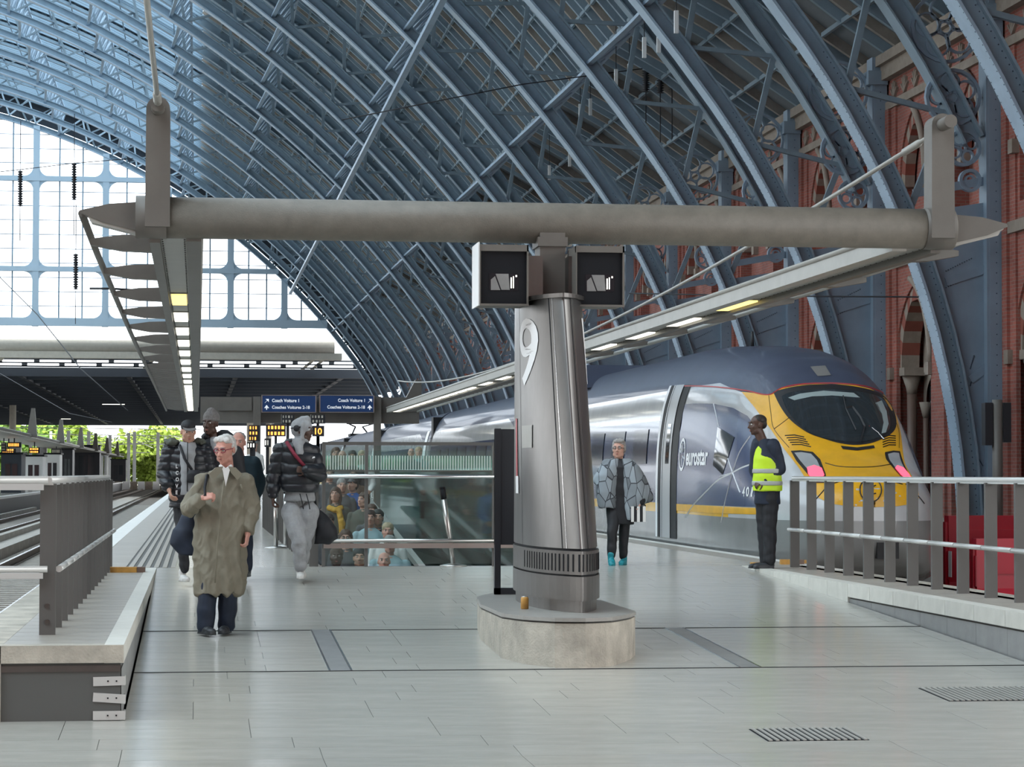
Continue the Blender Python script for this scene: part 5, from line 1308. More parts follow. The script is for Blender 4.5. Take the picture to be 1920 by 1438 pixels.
mat('cloth_teal', (.012,.035,.050), .7, var=.15); mat('cloth_blue', (.02,.12,.42), .6, var=.2); mat('cloth_yellow', (.60,.33,.03), .7, var=.25); mat('cloth_lightblue', (.35,.50,.55), .7, var=.15); mat('cloth_olive', (.09,.10,.08), .8, var=.2); mat('cloth_brown', (.12,.075,.05), .8, var=.2)
# poncho pattern: pale grey lozenges with dark outlines
m_, nt_, b_ = newmat('poncho'); N_ = nt_.nodes; L_ = nt_.links
tc_ = N_.new('ShaderNodeTexCoord'); mp_ = N_.new('ShaderNodeMapping'); mp_.inputs['Scale'].default_value = (9.5,2.5,4.6); mp_.inputs['Rotation'].default_value = (0,.5,0); L_.new(tc_.outputs['Object'], mp_.inputs[0])
vo_ = N_.new('ShaderNodeTexVoronoi'); vo_.feature = 'DISTANCE_TO_EDGE'; vo_.inputs['Scale'].default_value = 1.25; L_.new(mp_.outputs[0], vo_.inputs['Vector'])
vc_ = N_.new('ShaderNodeTexVoronoi'); vc_.inputs['Scale'].default_value = 1.25; L_.new(mp_.outputs[0], vc_.inputs['Vector'])
r1_ = N_.new('ShaderNodeValToRGB'); r1_.color_ramp.elements[0].color = (.10,.11,.12,1); r1_.color_ramp.elements[1].color = (.36,.41,.45,1); L_.new(vc_.outputs['Color'], r1_.inputs[0])
g_ = N_.new('ShaderNodeMath'); g_.operation = 'GREATER_THAN'; g_.inputs[1].default_value = .035; L_.new(vo_.outputs['Distance'], g_.inputs[0])
mx_ = N_.new('ShaderNodeMix'); mx_.data_type = 'RGBA'; L_.new(g_.outputs[0], mx_.inputs[0]); mx_.inputs[6].default_value = (.05,.055,.065,1); L_.new(r1_.outputs[0], mx_.inputs[7]); L_.new(mx_.outputs[2], b_.inputs['Base Color']); b_.inputs['Roughness'].default_value = .85
V = Vector
class Blob(MB):
    def ball(s, c, r, R=None, n=14, m=9):
        c = V(c); r = V((r,r,r)) if isinstance(r,(int,float)) else V(r); vs = [V((0,0,-1))]; 
        for i in range(1, m):
            a = -PI/2+PI*i/m; vs += [V((math.cos(a)*math.cos(2*PI*j/n), math.cos(a)*math.sin(2*PI*j/n), math.sin(a))) for j in range(n)]
        vs.append(V((0,0,1)))
        fs = [(0,1+(j+1)%n,1+j) for j in range(n)] + [(1+i*n+j,1+i*n+(j+1)%n,1+(i+1)*n+(j+1)%n,1+(i+1)*n+j) for i in range(m-2) for j in range(n)] + [(len(vs)-1,1+(m-2)*n+j,1+(m-2)*n+(j+1)%n) for j in range(n)]
        P = []
        for v in vs:
            q = V((v.x*r.x, v.y*r.y, v.z*r.z)); P.append(c+(R@q if R else q))
        return s.add(P, fs, True)
    def chain(s, pts, rad, n=12):
        pts = [V(p) for p in pts]; rad = rad if isinstance(rad,(list,tuple)) else [rad]*len(pts)
        for p, r in zip(pts, rad): s.ball(p, r, None, n, 7)
        for a, b, r, q in zip(pts[:-1], pts[1:], rad[:-1], rad[1:]): s.tube([a,b],[r,q],n)
        return s
    def loft(s, L, n=28, e=2.0):   # (x, y, z, rx, ry[, rot])
        vs = []
        for k in L:
            x,y,z,rx,ry = k[:5]; ro = k[5] if len(k) > 5 else 0
            for j in range(n):
                a = 2*PI*j/n; c_, s_ = math.cos(a), math.sin(a); c_ = math.copysign(abs(c_)**(2/e),c_); s_ = math.copysign(abs(s_)**(2/e),s_)
                u, w_ = rx*c_, ry*s_; vs.append(V((x+u*math.cos(ro)-w_*math.sin(ro), y+u*math.sin(ro)+w_*math.cos(ro), z)))
        m = len(L); fs = [(i*n+j,i*n+(j+1)%n,(i+1)*n+(j+1)%n,(i+1)*n+j) for i in range(m-1) for j in range(n)] + [tuple(reversed(range(n))), tuple((m-1)*n+j for j in range(n))]
        return s.add(vs, fs, True)
    def fuse(s, name, m_, parent, vox=.008, it=3, post=None, clip=None):
        me = s.mesh(name, m_); o = bpy.data.objects.new(name, me); C.objects.link(o)
        r = o.modifiers.new('r','REMESH'); r.mode = 'VOXEL'; r.voxel_size = vox; r.use_smooth_shade = True
        k = o.modifiers.new('s','SMOOTH'); k.iterations = it; k.factor = .5
        dg = bpy.context.evaluated_depsgraph_get(); n_ = bpy.data.meshes.new_from_object(o.evaluated_get(dg)); bpy.data.objects.remove(o); bpy.data.meshes.remove(me)
        if post:
            N = [v.normal.copy() for v in n_.vertices]
            for v, nn in zip(n_.vertices, N): v.co = v.co + nn*post(v.co, nn)
        for p in n_.polygons: p.use_smooth = True
        n_.name = name
        if not n_.materials: n_.materials.append(M[m_])
        return link(name, n_, parent)
def wrinkle(amp, sc=8., zs=1.):
    return lambda c, n: amp*noise.noise(V((c.x*sc, c.y*sc, c.z*sc*zs)))
def quilt(amp, pitch, wr=.004):
    return lambda c, n: amp*(abs(math.sin(PI*(c.z+.02*noise.noise(c*5))/pitch))**.6-.6) + wr*noise.noise(c*14)
def head_R(yaw, pitch, roll=0.): return Matrix.Rotation(yaw,3,'Z') @ Matrix.Rotation(pitch,3,'X') @ Matrix.Rotation(roll,3,'Y')
def add_head(b, c, R, k=1., female=False):
    """head with skull, brow, nose, lips, chin and ears; the face looks towards -y before R"""
    f = lambda x,y,z: V(c)+R@(V((x,y,z))*k)
    B = lambda p, r: b.ball(f(*p), V(r)*k, R)
    B((0,.012,.035),(.076,.096,.088)); B((0,-.022,-.02),(.066,.080,.088)); B((0,-.036,-.075),(.050,.052,.044)); B((0,-.066,-.098),(.022,.022,.018))
    for s_ in (-1,1):
        B((s_*.038,-.058,-.02),(.028,.028,.026)); B((s_*.050,-.025,-.07),(.020,.035,.030)); B((s_*.028,-.088,.038),(.028,.012,.010)); B((s_*.078,.010,-.006),(.010,.020,.032)); B((s_*.011,-.106,-.030),(.009,.011,.008))
    b.chain([f(0,-.090,.030),f(0,-.104,.0),f(0,-.118,-.024)], [.009*k,.010*k,.0125*k], 8)
    B((0,-.093,-.058),(.021,.010,.0055)); B((0,-.091,-.068),(.018,.010,.006))
def face_bits(parent, c, R, k=1., brow='hair_dark', iris='hair_brown'):
    f = lambda x,y,z: V(c)+R@(V((x,y,z))*k)
    for s_ in (-1,1):
        b = Blob(); b.ball(f(s_*.031,-.087,.012), V((.0150,.011,.0090))*k, R, 10, 6); b.build('eye', 'eye_white', parent, True)
        b = Blob(); b.ball(f(s_*.031,-.0965,.012), V((.0070,.004,.0070))*k, R, 8, 5); b.build('iris', iris, parent, True)
        b = Blob(); b.chain([f(s_*.014,-.100,.030),f(s_*.032,-.102,.036),f(s_*.050,-.088,.031)], [.0035*k,.0042*k,.003*k], 6); b.build('eyebrow', brow, parent, True)
    b = Blob(); b.ball(f(0,-.100,-.0585), V((.019,.0055,.0035))*k, R, 10, 5); b.ball(f(0,-.098,-.0665), V((.016,.0055,.0042))*k, R, 10, 5); b.build('lips', 'lip', parent, True)
def add_hand(b, w, d, pn, side=1, curl=.6, k=1.):
    """palm and five fingers from wrist w along d; pn is the palm normal, side +1 puts the thumb on d x pn"""
    w = V(w); d = V(d).normalized(); pn = (V(pn)-d*V(pn).dot(d)).normalized(); t_ = d.cross(pn).normalized()*side
    R = Matrix((t_, d, pn)).transposed()
    b.chain([w-d*.03, w+d*.012], [.027*k,.025*k], 10); b.ball(w+d*.050*k, V((.040,.050,.0155))*k, R)
    for i, (off, ln) in enumerate(((.029,.070),(.010,.078),(-.010,.072),(-.028,.056))):
        p = w+(d*.088+t_*off)*k; P = [w+(d*.05+t_*off*.8)*k, p]; a = 0
        for j, fr in enumerate((.42,.33,.25)):
            a += curl*(1.0,1.1,.7)[j]; p = p+(d*math.cos(a)+pn*math.sin(a))*ln*fr*k; P.append(p)
        b.chain(P, [.0105*k,.0100*k,.0092*k,.0086*k,.0075*k], 8)
    q = w+(d*.022+t_*.030)*k; P = [q]
    for j, ln in enumerate((.036,.030,.024)): q = q+((t_*(.75-.32*j*(curl+.4))+d*.75+pn*(.35+.35*j*curl)).normalized())*ln*k; P.append(q)
    b.chain(P, [.0135*k,.0125*k,.0110*k,.0090*k], 8)
def shoe(b, p, ang=0., L=.27, lift=0., h=.075):
    p = V(p); d = V((math.sin(ang), -math.cos(ang), 0)); R = Matrix.Rotation(ang,3,'Z') @ Matrix.Rotation(lift,3,'X')
    f = lambda x,y,z: p+R@V((x,y,z))
    b.ball(f(0,.03,.045), (.040,.055,.047), R); b.ball(f(0,-.06,.035), (.044,.085,.037), R); b.ball(f(0,-.135,.030), (.043,.060,.030), R); b.chain([f(0,.035,.05),f(0,.03,.10)], [.042,.043], 10)
    s_ = [f(x*.046,y,z) for z in (.0,.016) for x,y in ((-.8,.07),(.8,.07),(1,-.10),(.6,-.19),(-.6,-.19),(-1,-.10))]
    b.add(s_, [(5,4,3,2,1,0),(6,7,8,9,10,11)]+[(i,(i+1)%6,6+(i+1)%6,6+i) for i in range(6)])
class Person:
    def __init__(s, label, cx, foot, S=None, zg=None, group=None):
        """cx, foot: pixel column and foot row; zg ground height"""
        p = at(cx, foot, z=zg) if zg is not None else at(cx, foot, z=0)
        if zg is None:
            for _ in range(6): p = at(cx, foot, z=floor_z(p.y))
        s.p = p; s.rz = -math.atan2(p.x, p.y); s.d = (p-V((0,0,CAMZ))).dot(_F); s.S = FPX/s.d; s.cx = cx; s.foot = foot
        s.t = thing('person', label, 'person', p, s.rz, group)
    def j(s, px, row, dy=0.): return V(((px-s.cx)/s.S, dy, (s.foot-row)/s.S))
# ---------------------------------------------------------------- man in the khaki raincoat
P = Person('older white haired man in glasses and long khaki raincoat, walking in front of the group', 405, 1188); j = P.j; t = P.t
R = head_R(-.50, .22); hc = j(420,843,-.03)
arm_l = [j(376,893,.02), j(360,935,-.06), j(378,931,-.235)]     # his right arm, hand up on the strap
el_l = j(352,955,-.10); wr_l = j(377,934,-.25); sh_l = j(377,895,0); sh_r = j(460,895,0); el_r = j(471,950,.02); wr_r = j(463,1000,-.05)
b = Blob(); add_head(b, hc, R, 1.03); b.chain([hc+V((.01,.02,-.07)), j(424,888,.0)], [.056,.062])
b.loft([(.06,.02,1.36,.10,.08),(.06,.02,1.0,.12,.09),(.06,.02,.85,.15,.10),(.06,.02,.7,.13,.09)])
hipl, hipr = j(398,1060,.02), j(424,1060,.02); knl, knr = j(389,1110,-.02), j(428,1110,.0); anl, anr = j(384,1168,-.03), j(424,1166,.08)
b.chain([hipl,knl,anl],[.085,.058,.04]); b.chain([hipr,knr,anr],[.085,.058,.04]); b.chain([sh_l+V((.03,0,-.03)),el_l,wr_l],[.035,.034,.028]); b.chain([sh_r+V((-.03,0,-.03)),el_r,wr_r],[.035,.034,.028])
add_hand(b, wr_l, (.95,-.25,.25), (-.1,.6,-.7), 1, 1.05, 1.05); add_hand(b, wr_r, (-.12,-.15,-1), (-.7,.2,.1), 1, .75, 1.05)
body = b.fuse('body', 'skin_red', t, .0062, 2)
face_bits(body, hc, R, 1.03, 'hair_grey', 'hair_grey')
f = lambda x,y,z: hc+R@V((x,y,z))
b = Blob(); b.ball(f(0,.035,.052),(.082,.090,.080),R); b.ball(f(0,.075,.0),(.074,.052,.07),R); b.ball(f(0,-.02,.098),(.058,.06,.035),R)
for s_ in (-1,1): b.ball(f(s_*.070,.030,.02),(.018,.045,.05),R); b.ball(f(s_*.05,-.035,.09),(.03,.045,.03),R)
b.fuse('hair', 'hair_white', t, .007, 2, wrinkle(.006,40))
mb = Blob()
for s_ in (-1,1):
    ring_ = [f(s_*.032+.025*math.cos(a), -.108+.010*abs(math.cos(a)), .010+.017*math.sin(a)) for a in [2*PI*i/14 for i in range(15)]]; mb.tube(ring_, .0038, 6)
    mb.tube([f(s_*.058,-.098,.016), f(s_*.078,-.04,.014), f(s_*.081,.015,.010)], .0035, 6)
mb.tube([f(-.009,-.110,.014), f(.009,-.110,.014)], .003, 6); mb.build('glasses', 'strap_red', t, True)
b = Blob()
b.loft([(j(404,1117).x+.03,.03,.345,.205,.17),(.035,.03,.55,.222,.175),(.03,.03,.80,.232,.175),(.04,.02,1.0,.226,.16),(.055,.015,1.16,.215,.145),(.062,.01,1.28,.215,.125),(.065,.01,1.365,.175,.105),(.068,.01,1.435,.085,.08)], 32, 2.3)
b.chain([sh_l+V((.01,0,-.025)), el_l, el_l+(wr_l-el_l)*.80],[.070,.070,.060]); b.chain([sh_r+V((-.01,0,-.025)), el_r, el_r+(wr_r-el_r)*.80],[.072,.068,.064])
def folds(c, n):
    a = math.atan2(c.y, c.x-.04); lo = max(0,1.1-c.z); return -.034*abs(noise.noise(V((c.x*8+c.z*4,c.y*8,c.z*4.5))))+.014-.016*abs(noise.noise(V((c.x*17-c.z*5,c.y*17,c.z*9))))+ .024*lo*math.sin(a*8+4.4*noise.noise(V((c.x*3,c.y*3,c.z*2))))
coat = b.fuse('raincoat', 'coat_khaki', t, .0085, 2, folds)
mb = Blob()    # collar, lapels, placket
for s_ in (-1,1):
    mb.plate([(.075+s_*.02,1.455),(.075+s_*.085,1.445),(.075+s_*.145,1.385),(.075+s_*.10,1.335),(.075+s_*.045,1.40)], -.150, -.135)
mb.build('collar', 'coat_khaki', t, True)
mb = Blob(); mb.tube([(.06,-.150,1.33),(.035,-.176,1.1),(.01,-.196,.8),(-.01,-.20,.45)], .007, 6); mb.build('placket', 'coat_khaki', t, True)
mb = Blob(); mb.tube([(.205,-.13,1.30),(.225,-.12,1.235)], .008, 6); mb.build('shoulder_tab', 'coat_khaki', t, True)
mb = Blob(); mb.plate([(.045,1.44),(.115,1.44),(.075,1.28)], -.148, -.128); mb.build('shirt', 'cloth_white', t, True)
mb = Blob(); mb.chain([(.03,-.095,1.455),(.075,-.12,1.42),(.12,-.095,1.455)], .016, 8); mb.build('shirt_collar', 'cloth_white', t, True)
b = Blob(); b.chain([hipl,knl,j(385,1172,-.02)],[.10,.085,.078]); b.chain([hipr,knr,j(424,1172,.08)],[.10,.085,.078]); b.fuse('trousers', 'cloth_navy', t, .010, 2, wrinkle(.008,12))
for p_, a in ((j(383,1186,-.03),.45),(j(424,1185,.08),-.25)): b = Blob(); shoe(b, V((p_.x,p_.y,.0)), a); b.fuse('shoe', 'shoe_dark', t, .008, 1)
bag = thing('shoulder_bag', 'dark navy bag hanging behind the raincoat man from the strap in his hand', 'bag', P.p+Matrix.Rotation(P.rz,3,'Z')@V((-.22,.10,.78)), P.rz)
b = Blob(); b.loft([(-.0,.0,-.10,.10,.07),(-.03,.02,.0,.155,.095),(-.01,.02,.12,.15,.10),(.03,.0,.26,.10,.07)]); b.fuse('bag_body', 'cloth_navy', bag, .012, 2, wrinkle(.014,10))
mb = Blob(); o_ = V((-.22,.10,.78)); mb.tube([V((.03,0,.26)), V((-.17+.22,-.12-.10,1.12-.78)), wr_l+V((.03,-.02,.03))-o_, V((-.105,-.125,1.27))-o_, V((-.085,-.09,1.375))-o_, V((-.07,.03,1.385))-o_, V((-.12,.14,1.1))-o_, V((.0,.02,.26))], .013, 6); mb.build('strap', 'cloth_black', bag, True)
# ---------------------------------------------------------------- walker builder for the rest
def torso_coat(t, name, m_, L, arms, vox=.011, post=None, e=2.3):
    b = Blob(); b.loft(L, 30, e)
    for pts, r in arms: b.chain(pts, r)
    return b.fuse(name, m_, t, vox, 2, post)
# ---- man in cap and puffer, left
P = Person('man in a black cap and open black puffer jacket over grey hoodie, leftmost', 350, 1090); j = P.j; t = P.t
R = head_R(.15,.16); hc = j(351,810,-.03); k = .98
shl, shr = j(318,845,.02), j(383,848,.02); ell, wrl = j(308,888,.02), j(316,918,-.12); elr, wrr = j(392,890,.03), j(380,930,-.1)
b = Blob(); add_head(b, hc, R, k); b.chain([hc+V((0,.02,-.07)), V((0,.02,1.42))],[.056,.062]); b.loft([(0,.02,1.4,.1,.08),(0,.02,1.0,.12,.09),(0,.02,.85,.14,.1)])
b.chain([shl,ell,wrl],[.045,.036,.028]); b.chain([shr,elr,wrr],[.045,.036,.028])
add_hand(b, wrl, (.25,-.5,-.8), (.9,.2,.2), -1, .55, 1.05); add_hand(b, wrr, (-.3,-.3,-.9), (-.8,0,.2), 1, .7)
hl, hr = V((-.06,.03,.92)), V((.09,.03,.92)); kl, kr = j(342,1010,-.02), j(372,1005,.12); al, ar = j(346,1066,.0), j(374,1060,.25)
b.chain([hl,kl,al],[.085,.055,.038]); b.chain([hr,kr,ar],[.085,.055,.038])
body = b.fuse('body', 'skin_mid', t, .0075, 2); face_bits(body, hc, R, k)
f = lambda x,y,z: hc+R@(V((x,y,z))*k)
b = Blob(); b.ball(f(0,.015,.062),(.083,.102,.072),R); b.fuse('cap_crown', 'cloth_black', t, .008, 2)
mb = Blob(); pl = [(x*k, y*k) for x,y in [(-.07,-.055),(-.075,-.10),(-.05,-.15),(0,-.168),(.05,-.15),(.075,-.10),(.07,-.055)]]
mb.add([f(x,y,.052-.25*max(0,-.08-y)-.35*x*x*10*.1) for x,y in pl]+[f(x,y,.060-.25*max(0,-.08-y)-.35*x*x*10*.1) for x,y in pl], [tuple(range(7)),tuple(reversed(range(7,14)))]+[(i,(i+1)%7,7+(i+1)%7,7+i) for i in range(7)]); mb.build('cap_peak', 'beanie_grey', t, True)
torso_coat(t, 'puffer_jacket', 'puffer_black', [(0,.03,.80,.19,.14),(0,.03,1.0,.20,.15),(0,.03,1.2,.215,.155),(.0,.03,1.36,.225,.135),(.0,.03,1.45,.16,.11),(.0,.05,1.50,.10,.085)], [([shl,ell,ell+(wrl-ell)*.7],[.095,.09,.075]),([shr,elr,elr+(wrr-elr)*.75],[.095,.09,.075])], .010, quilt(.016,.085))
torso_coat(t, 'hoodie', 'cloth_grey', [(.0,-.06,.93,.085,.085),(.0,-.06,1.2,.088,.095),(.0,-.05,1.38,.095,.09),(0,-.01,1.46,.10,.10),(0,.01,1.50,.085,.09)], [], .010, wrinkle(.010,12))
mb = Blob(); mb.tube([(.0,-.155,1.50),(.0,-.162,1.2),(.0,-.15,.97)], .006, 6); mb.build('zip', 'cloth_black', t, True)
mb = Blob(); mb.tube([(-.085,-.11,1.47),(-.03,-.165,1.32),(.05,-.175,1.20)], .014, 6); mb.build('strap', 'cloth_black', t, True)
b = Blob(); b.loft([(.07,-.19,1.06,.06,.03),(.07,-.20,1.10,.075,.04),(.07,-.20,1.16,.075,.04),(.07,-.19,1.20,.06,.03)]); b.fuse('pouch', 'cloth_black', t, .010, 2)
b = Blob(); b.ball((-.175,.0,1.50),(.085,.10,.045)); b.ball((.12,.05,1.50),(.08,.09,.045)); b.fuse('hood_rim', 'cloth_olive', t, .010, 2, wrinkle(.02,30))
b = Blob(); b.chain([hl,kl,al],[.11,.068,.052]); b.chain([hr,kr,ar],[.11,.068,.052]); b.fuse('trousers', 'cloth_black', t, .010, 2, wrinkle(.010,14))
for p_, a in ((j(343,1088,.02),.25),(j(374,1082,.27),0)): b = Blob(); shoe(b, V((p_.x,p_.y,0)), a); b.fuse('shoe', 'shoe_white', t, .009, 1)
for i, z in enumerate((1.22,1.15,1.08,1.01,.94)):
    me = text_mesh('LCOVE'[i], .055, .002)
    for v in me.vertices: v.co = V((-.125+v.co.x*.8, -.115-.0, z+v.co.y))
    me.materials.append(M['white']); link('jacket_lettering', me, t)
# ---- man in grey beanie behind
P = Person('tall man in a grey beanie and dark jacket standing behind the white haired man', 402, 1086, zg=floor_z(28.6)); j = P.j; t = P.t
R = head_R(-.45,.02); hc = j(393,795,-.02); k = 1.0
shl, shr = j(375,845,.02), j(440,850,.02); ell, wrl = j(364,900,.0), j(370,940,-.06); elr, wrr = j(448,900,.02), j(444,945,-.04)
b = Blob(); add_head(b, hc, R, k); b.chain([hc+V((.01,.02,-.07)), j(402,840,.02)],[.056,.064]); b.loft([(0,.02,1.5,.1,.08),(0,.02,1.0,.12,.09),(0,.02,.9,.14,.1)]); b.chain([shl,ell,wrl],[.045,.036,.028]); b.chain([shr,elr,wrr],[.045,.036,.028]); add_hand(b, wrl,(.1,-.2,-1),(.8,0,0),-1,.6); add_hand(b, wrr,(0,-.2,-1),(-.8,0,0),1,.6)
hl, hr = V((-.08,.03,.98)), V((.10,.03,.98)); kl, kr, al, ar = V((-.09,0,.52)), V((.11,.06,.52)), V((-.09,.05,.09)), V((.12,.12,.09)); b.chain([hl,kl,al],[.085,.058,.04]); b.chain([hr,kr,ar],[.085,.058,.04])
body = b.fuse('body', 'skin_dark', t, .0075, 2); face_bits(body, hc, R, k)
f = lambda x,y,z: hc+R@(V((x,y,z))*k)
b = Blob(); b.ball(f(0,.022,.070),(.088,.104,.086),R); b.ball(f(0,.022,.125),(.055,.065,.055),R); b.chain([f(.075*math.cos(a),.02+.095*math.sin(a),.045) for a in [2*PI*i/16 for i in range(17)]], .015, 8); b.fuse('beanie', 'beanie_grey', t, .008, 2, lambda c,n: .0025*math.sin(70*math.atan2(c.y-hc.y,c.x-hc.x)*.35))
torso_coat(t, 'jacket', 'cloth_black', [(0,.03,.86,.19,.14),(0,.03,1.1,.205,.15),(0,.03,1.3,.22,.145),(.0,.03,1.45,.20,.12),(.0,.04,1.53,.12,.10)], [([shl,ell,ell+(wrl-ell)*.8],[.085,.075,.06]),([shr,elr,elr+(wrr-elr)*.8],[.085,.075,.06])], .011, wrinkle(.012,9))
b = Blob(); b.ball((.10,.03,1.56),(.10,.08,.06)); b.ball((-.09,.03,1.54),(.06,.08,.05)); b.fuse('collar', 'cloth_black', t, .011, 2, wrinkle(.01,20))
b = Blob(); b.loft([(0,-.07,1.38,.05,.06),(0,-.06,1.50,.055,.06),(0,-.02,1.545,.06,.06)]); b.fuse('t_shirt', 'cloth_grey', t, .010, 2)
b = Blob(); b.chain([hl,kl,al],[.105,.075,.058]); b.chain([hr,kr,ar],[.105,.075,.058]); b.fuse('trousers', 'cloth_black', t, .012, 2, wrinkle(.01,12))
for p_ in (V((-.09,.0,0)),V((.12,.08,0))): b = Blob(); shoe(b, p_); b.fuse('shoe', 'shoe_dark', t, .010, 1)
# ---- man in dark teal jacket behind right of raincoat
P = Person('man in a dark teal jacket and white shirt, half hidden behind the raincoat', 455, 1081); j = P.j; t = P.t
R = head_R(-.12,.05); hc = j(446,830,0); k = .96
shl, shr = j(425,865,.02), j(475,868,.02); ell, wrl = j(420,905,.0), j(424,945,0); elr, wrr = j(486,905,.04), j(474,945,-.02)
b = Blob(); add_head(b, hc, R, k); b.chain([hc+V((0,.02,-.07)), j(449,865,.02)],[.054,.06]); b.loft([(0,.02,1.3,.1,.08),(0,.02,1.0,.12,.09),(0,.02,.8,.14,.1)]); b.chain([shl,ell,wrl],[.045,.036,.028]); b.chain([shr,elr,wrr],[.045,.036,.028]); add_hand(b, wrl,(0,-.2,-1),(.8,0,0),-1,.6); add_hand(b, wrr,(-.2,-.2,-1),(-.8,0,0),1,.6)
hl, hr = V((-.07,.03,.86)), V((.05,.03,.86)); kl, kr, al, ar = V((-.08,0,.46)), j(462,1010,0), V((-.10,.15,.09)), j(463,1066,.02); b.chain([hl,kl,al],[.085,.058,.04]); b.chain([hr,kr,ar],[.085,.058,.04])
body = b.fuse('body', 'skin_red', t, .0075, 2); face_bits(body, hc, R, k, 'hair_grey')
f = lambda x,y,z: hc+R@(V((x,y,z))*k)
b = Blob(); b.ball(f(0,.03,.058),(.080,.088,.066),R); b.ball(f(0,.07,.0),(.070,.05,.07),R); b.fuse('hair', 'hair_grey', t, .009, 2, wrinkle(.006,40))
torso_coat(t, 'jacket', 'cloth_teal', [(0,.03,.74,.18,.13),(0,.03,.95,.185,.14),(0,.03,1.12,.20,.14),(-.01,.03,1.25,.195,.12),(-.03,.03,1.34,.12,.09)], [([shl,ell,ell+(wrl-ell)*.85],[.075,.07,.055]),([shr,elr,elr+(wrr-elr)*.85],[.078,.072,.058])], .011, wrinkle(.010,9))
mb = Blob(); mb.plate([(-.095,1.345),(.0,1.345),(-.01,1.05),(-.06,1.05)], -.140, -.10); mb.build('shirt', 'cloth_white', t, True)
b = Blob(); b.chain([hl,kl,al],[.10,.07,.06]); b.chain([hr,kr,ar],[.10,.072,.062]); b.fuse('trousers', 'cloth_navy', t, .012, 2, wrinkle(.01,12))
for p_ in (V((-.10,.12,0)),V((ar.x,ar.y-.03,0))): b = Blob(); shoe(b, p_, -.2); b.fuse('shoe', 'shoe_dark', t, .010, 1)
# ---- hooded man in puffer and grey joggers
P = Person('person in a pale grey hood, black puffer and grey joggers, turned away to the right', 558, 1084); j = P.j; t = P.t
R = head_R(1.15,.0); hc = j(567,808,-.0); k = 1.0
shl, shr = j(527,845,.0), j(583,850,.03); ell, wrl = j(513,893,.03), j(511,932,-.03); elr, wrr = j(597,890,-.05), j(575,882,-.20)
b = Blob(); add_head(b, hc, R, k); b.chain([hc+V((-.01,.0,-.07)), j(558,850,.02)],[.056,.064]); b.loft([(-.02,.02,1.4,.1,.08),(0,.02,1.0,.12,.09),(.02,.02,.9,.14,.1)]); b.chain([shl,ell,wrl],[.045,.036,.028]); b.chain([shr,elr,wrr],[.045,.036,.028]); add_hand(b, wrl,(.05,-.15,-1),(.9,-.1,0),-1,.8,1.05); add_hand(b, wrr,(-.9,-.2,.1),(0,.8,0),1,.9)
hl, hr = j(545,960,.02), j(578,960,.04); kl, kr, al, ar = j(560,1015,-.08), j(572,1012,.10), j(563,1064,-.0), j(566,1058,.28); b.chain([hl,kl,al],[.09,.06,.042]); b.chain([hr,kr,ar],[.09,.06,.042])
body = b.fuse('body', 'skin_dark', t, .0075, 2); face_bits(body, hc, R, k)
f = lambda x,y,z: hc+R@(V((x,y,z))*k)
b = Blob(); b.ball(f(0,.035,.03),(.100,.108,.118),R); b.ball(f(0,-.015,.035),(.094,.085,.108),R); b.chain([f(0,.0,.118),f(0,-.045,.125)],[.05,.045]); b.chain([f(s_*.085,-.03+.0*s_,z) for s_ in (-1,) for z in (.09,.0,-.09)],.022); b.chain([f(.085,-.03,z) for z in (.09,.0,-.09)],.022); b.ball(f(0,.02,-.10),(.085,.095,.06),R); b.fuse('hood', 'cloth_grey', t, .009, 2, wrinkle(.008,16))
mb = Blob(); mb.tube([f(-.088,-.03,.045),f(-.104,.03,.035),f(-.085,.10,.03),f(0,.145,.03),f(.08,.10,.03)], .009, 6); mb.build('headband', 'cloth_black', t, True)
b = Blob(); b.ball(f(-.104,.035,.028),(.020,.038,.038),R); b.ball(f(.104,.035,.028),(.020,.038,.038),R); b.fuse('ear_pad', 'cloth_black', t, .008, 2)
torso_coat(t, 'puffer_jacket', 'puffer_black', [(.025,.02,.95,.185,.15),(.02,.02,1.02,.215,.165),(.01,.02,1.2,.215,.165),(0,.02,1.35,.225,.155),(-.02,.02,1.46,.19,.13),(-.02,.02,1.53,.11,.10)], [([shl,ell,ell+(wrl-ell)*.8],[.10,.085,.065]),([shr,elr,wrr],[.10,.09,.065])], .010, quilt(.020,.115))
mb = Blob(); mb.tube([V((-.13,-.12,1.50)),V((-.04,-.175,1.36)),V((.07,-.195,1.23))], .020, 6); mb.build('strap', 'strap_red', t, True)
b = Blob(); b.loft([(.02,-.07,1.36,.05,.09),(.0,-.05,1.46,.075,.09),(0,-.02,1.54,.09,.09)]); b.fuse('hood_front', 'cloth_grey', t, .010, 2)
mb = Blob(); mb.plate([(.15,1.315),(.185,1.325),(.18,1.34),(.16,1.335)], -.135, -.128); mb.build('chest_mark', 'white', t, True)
b = Blob(); b.loft([(.02,.03,.98,.16,.12),(.02,.03,.85,.17,.125)][::-1]); b.chain([hl,kl,al],[.115,.088,.062]); b.chain([hr,kr,ar],[.115,.088,.062]); b.fuse('joggers', 'cloth_grey', t, .010, 2, wrinkle(.018,11))
mb = Blob()
for x in (0,.07): mb.tube([V((.02+x,-.125,.93)),V((.05+x,-.145,.82)),V((.06+x,-.14,.76))], .006, 5)
mb.build('drawstring', 'cloth_black', t, True)
for p_, a in ((j(563,1083,-.01),.05),(j(566,1078,.3),.1)): b = Blob(); shoe(b, V((p_.x,p_.y,0)), a); b.fuse('shoe', 'shoe_white', t, .009, 1)
bag = thing('duffel_bag', 'black cloth bag hanging beside the grey joggers of the hooded person', 'bag', P.p+Matrix.Rotation(P.rz,3,'Z')@V((.29,.12,.35)), P.rz)
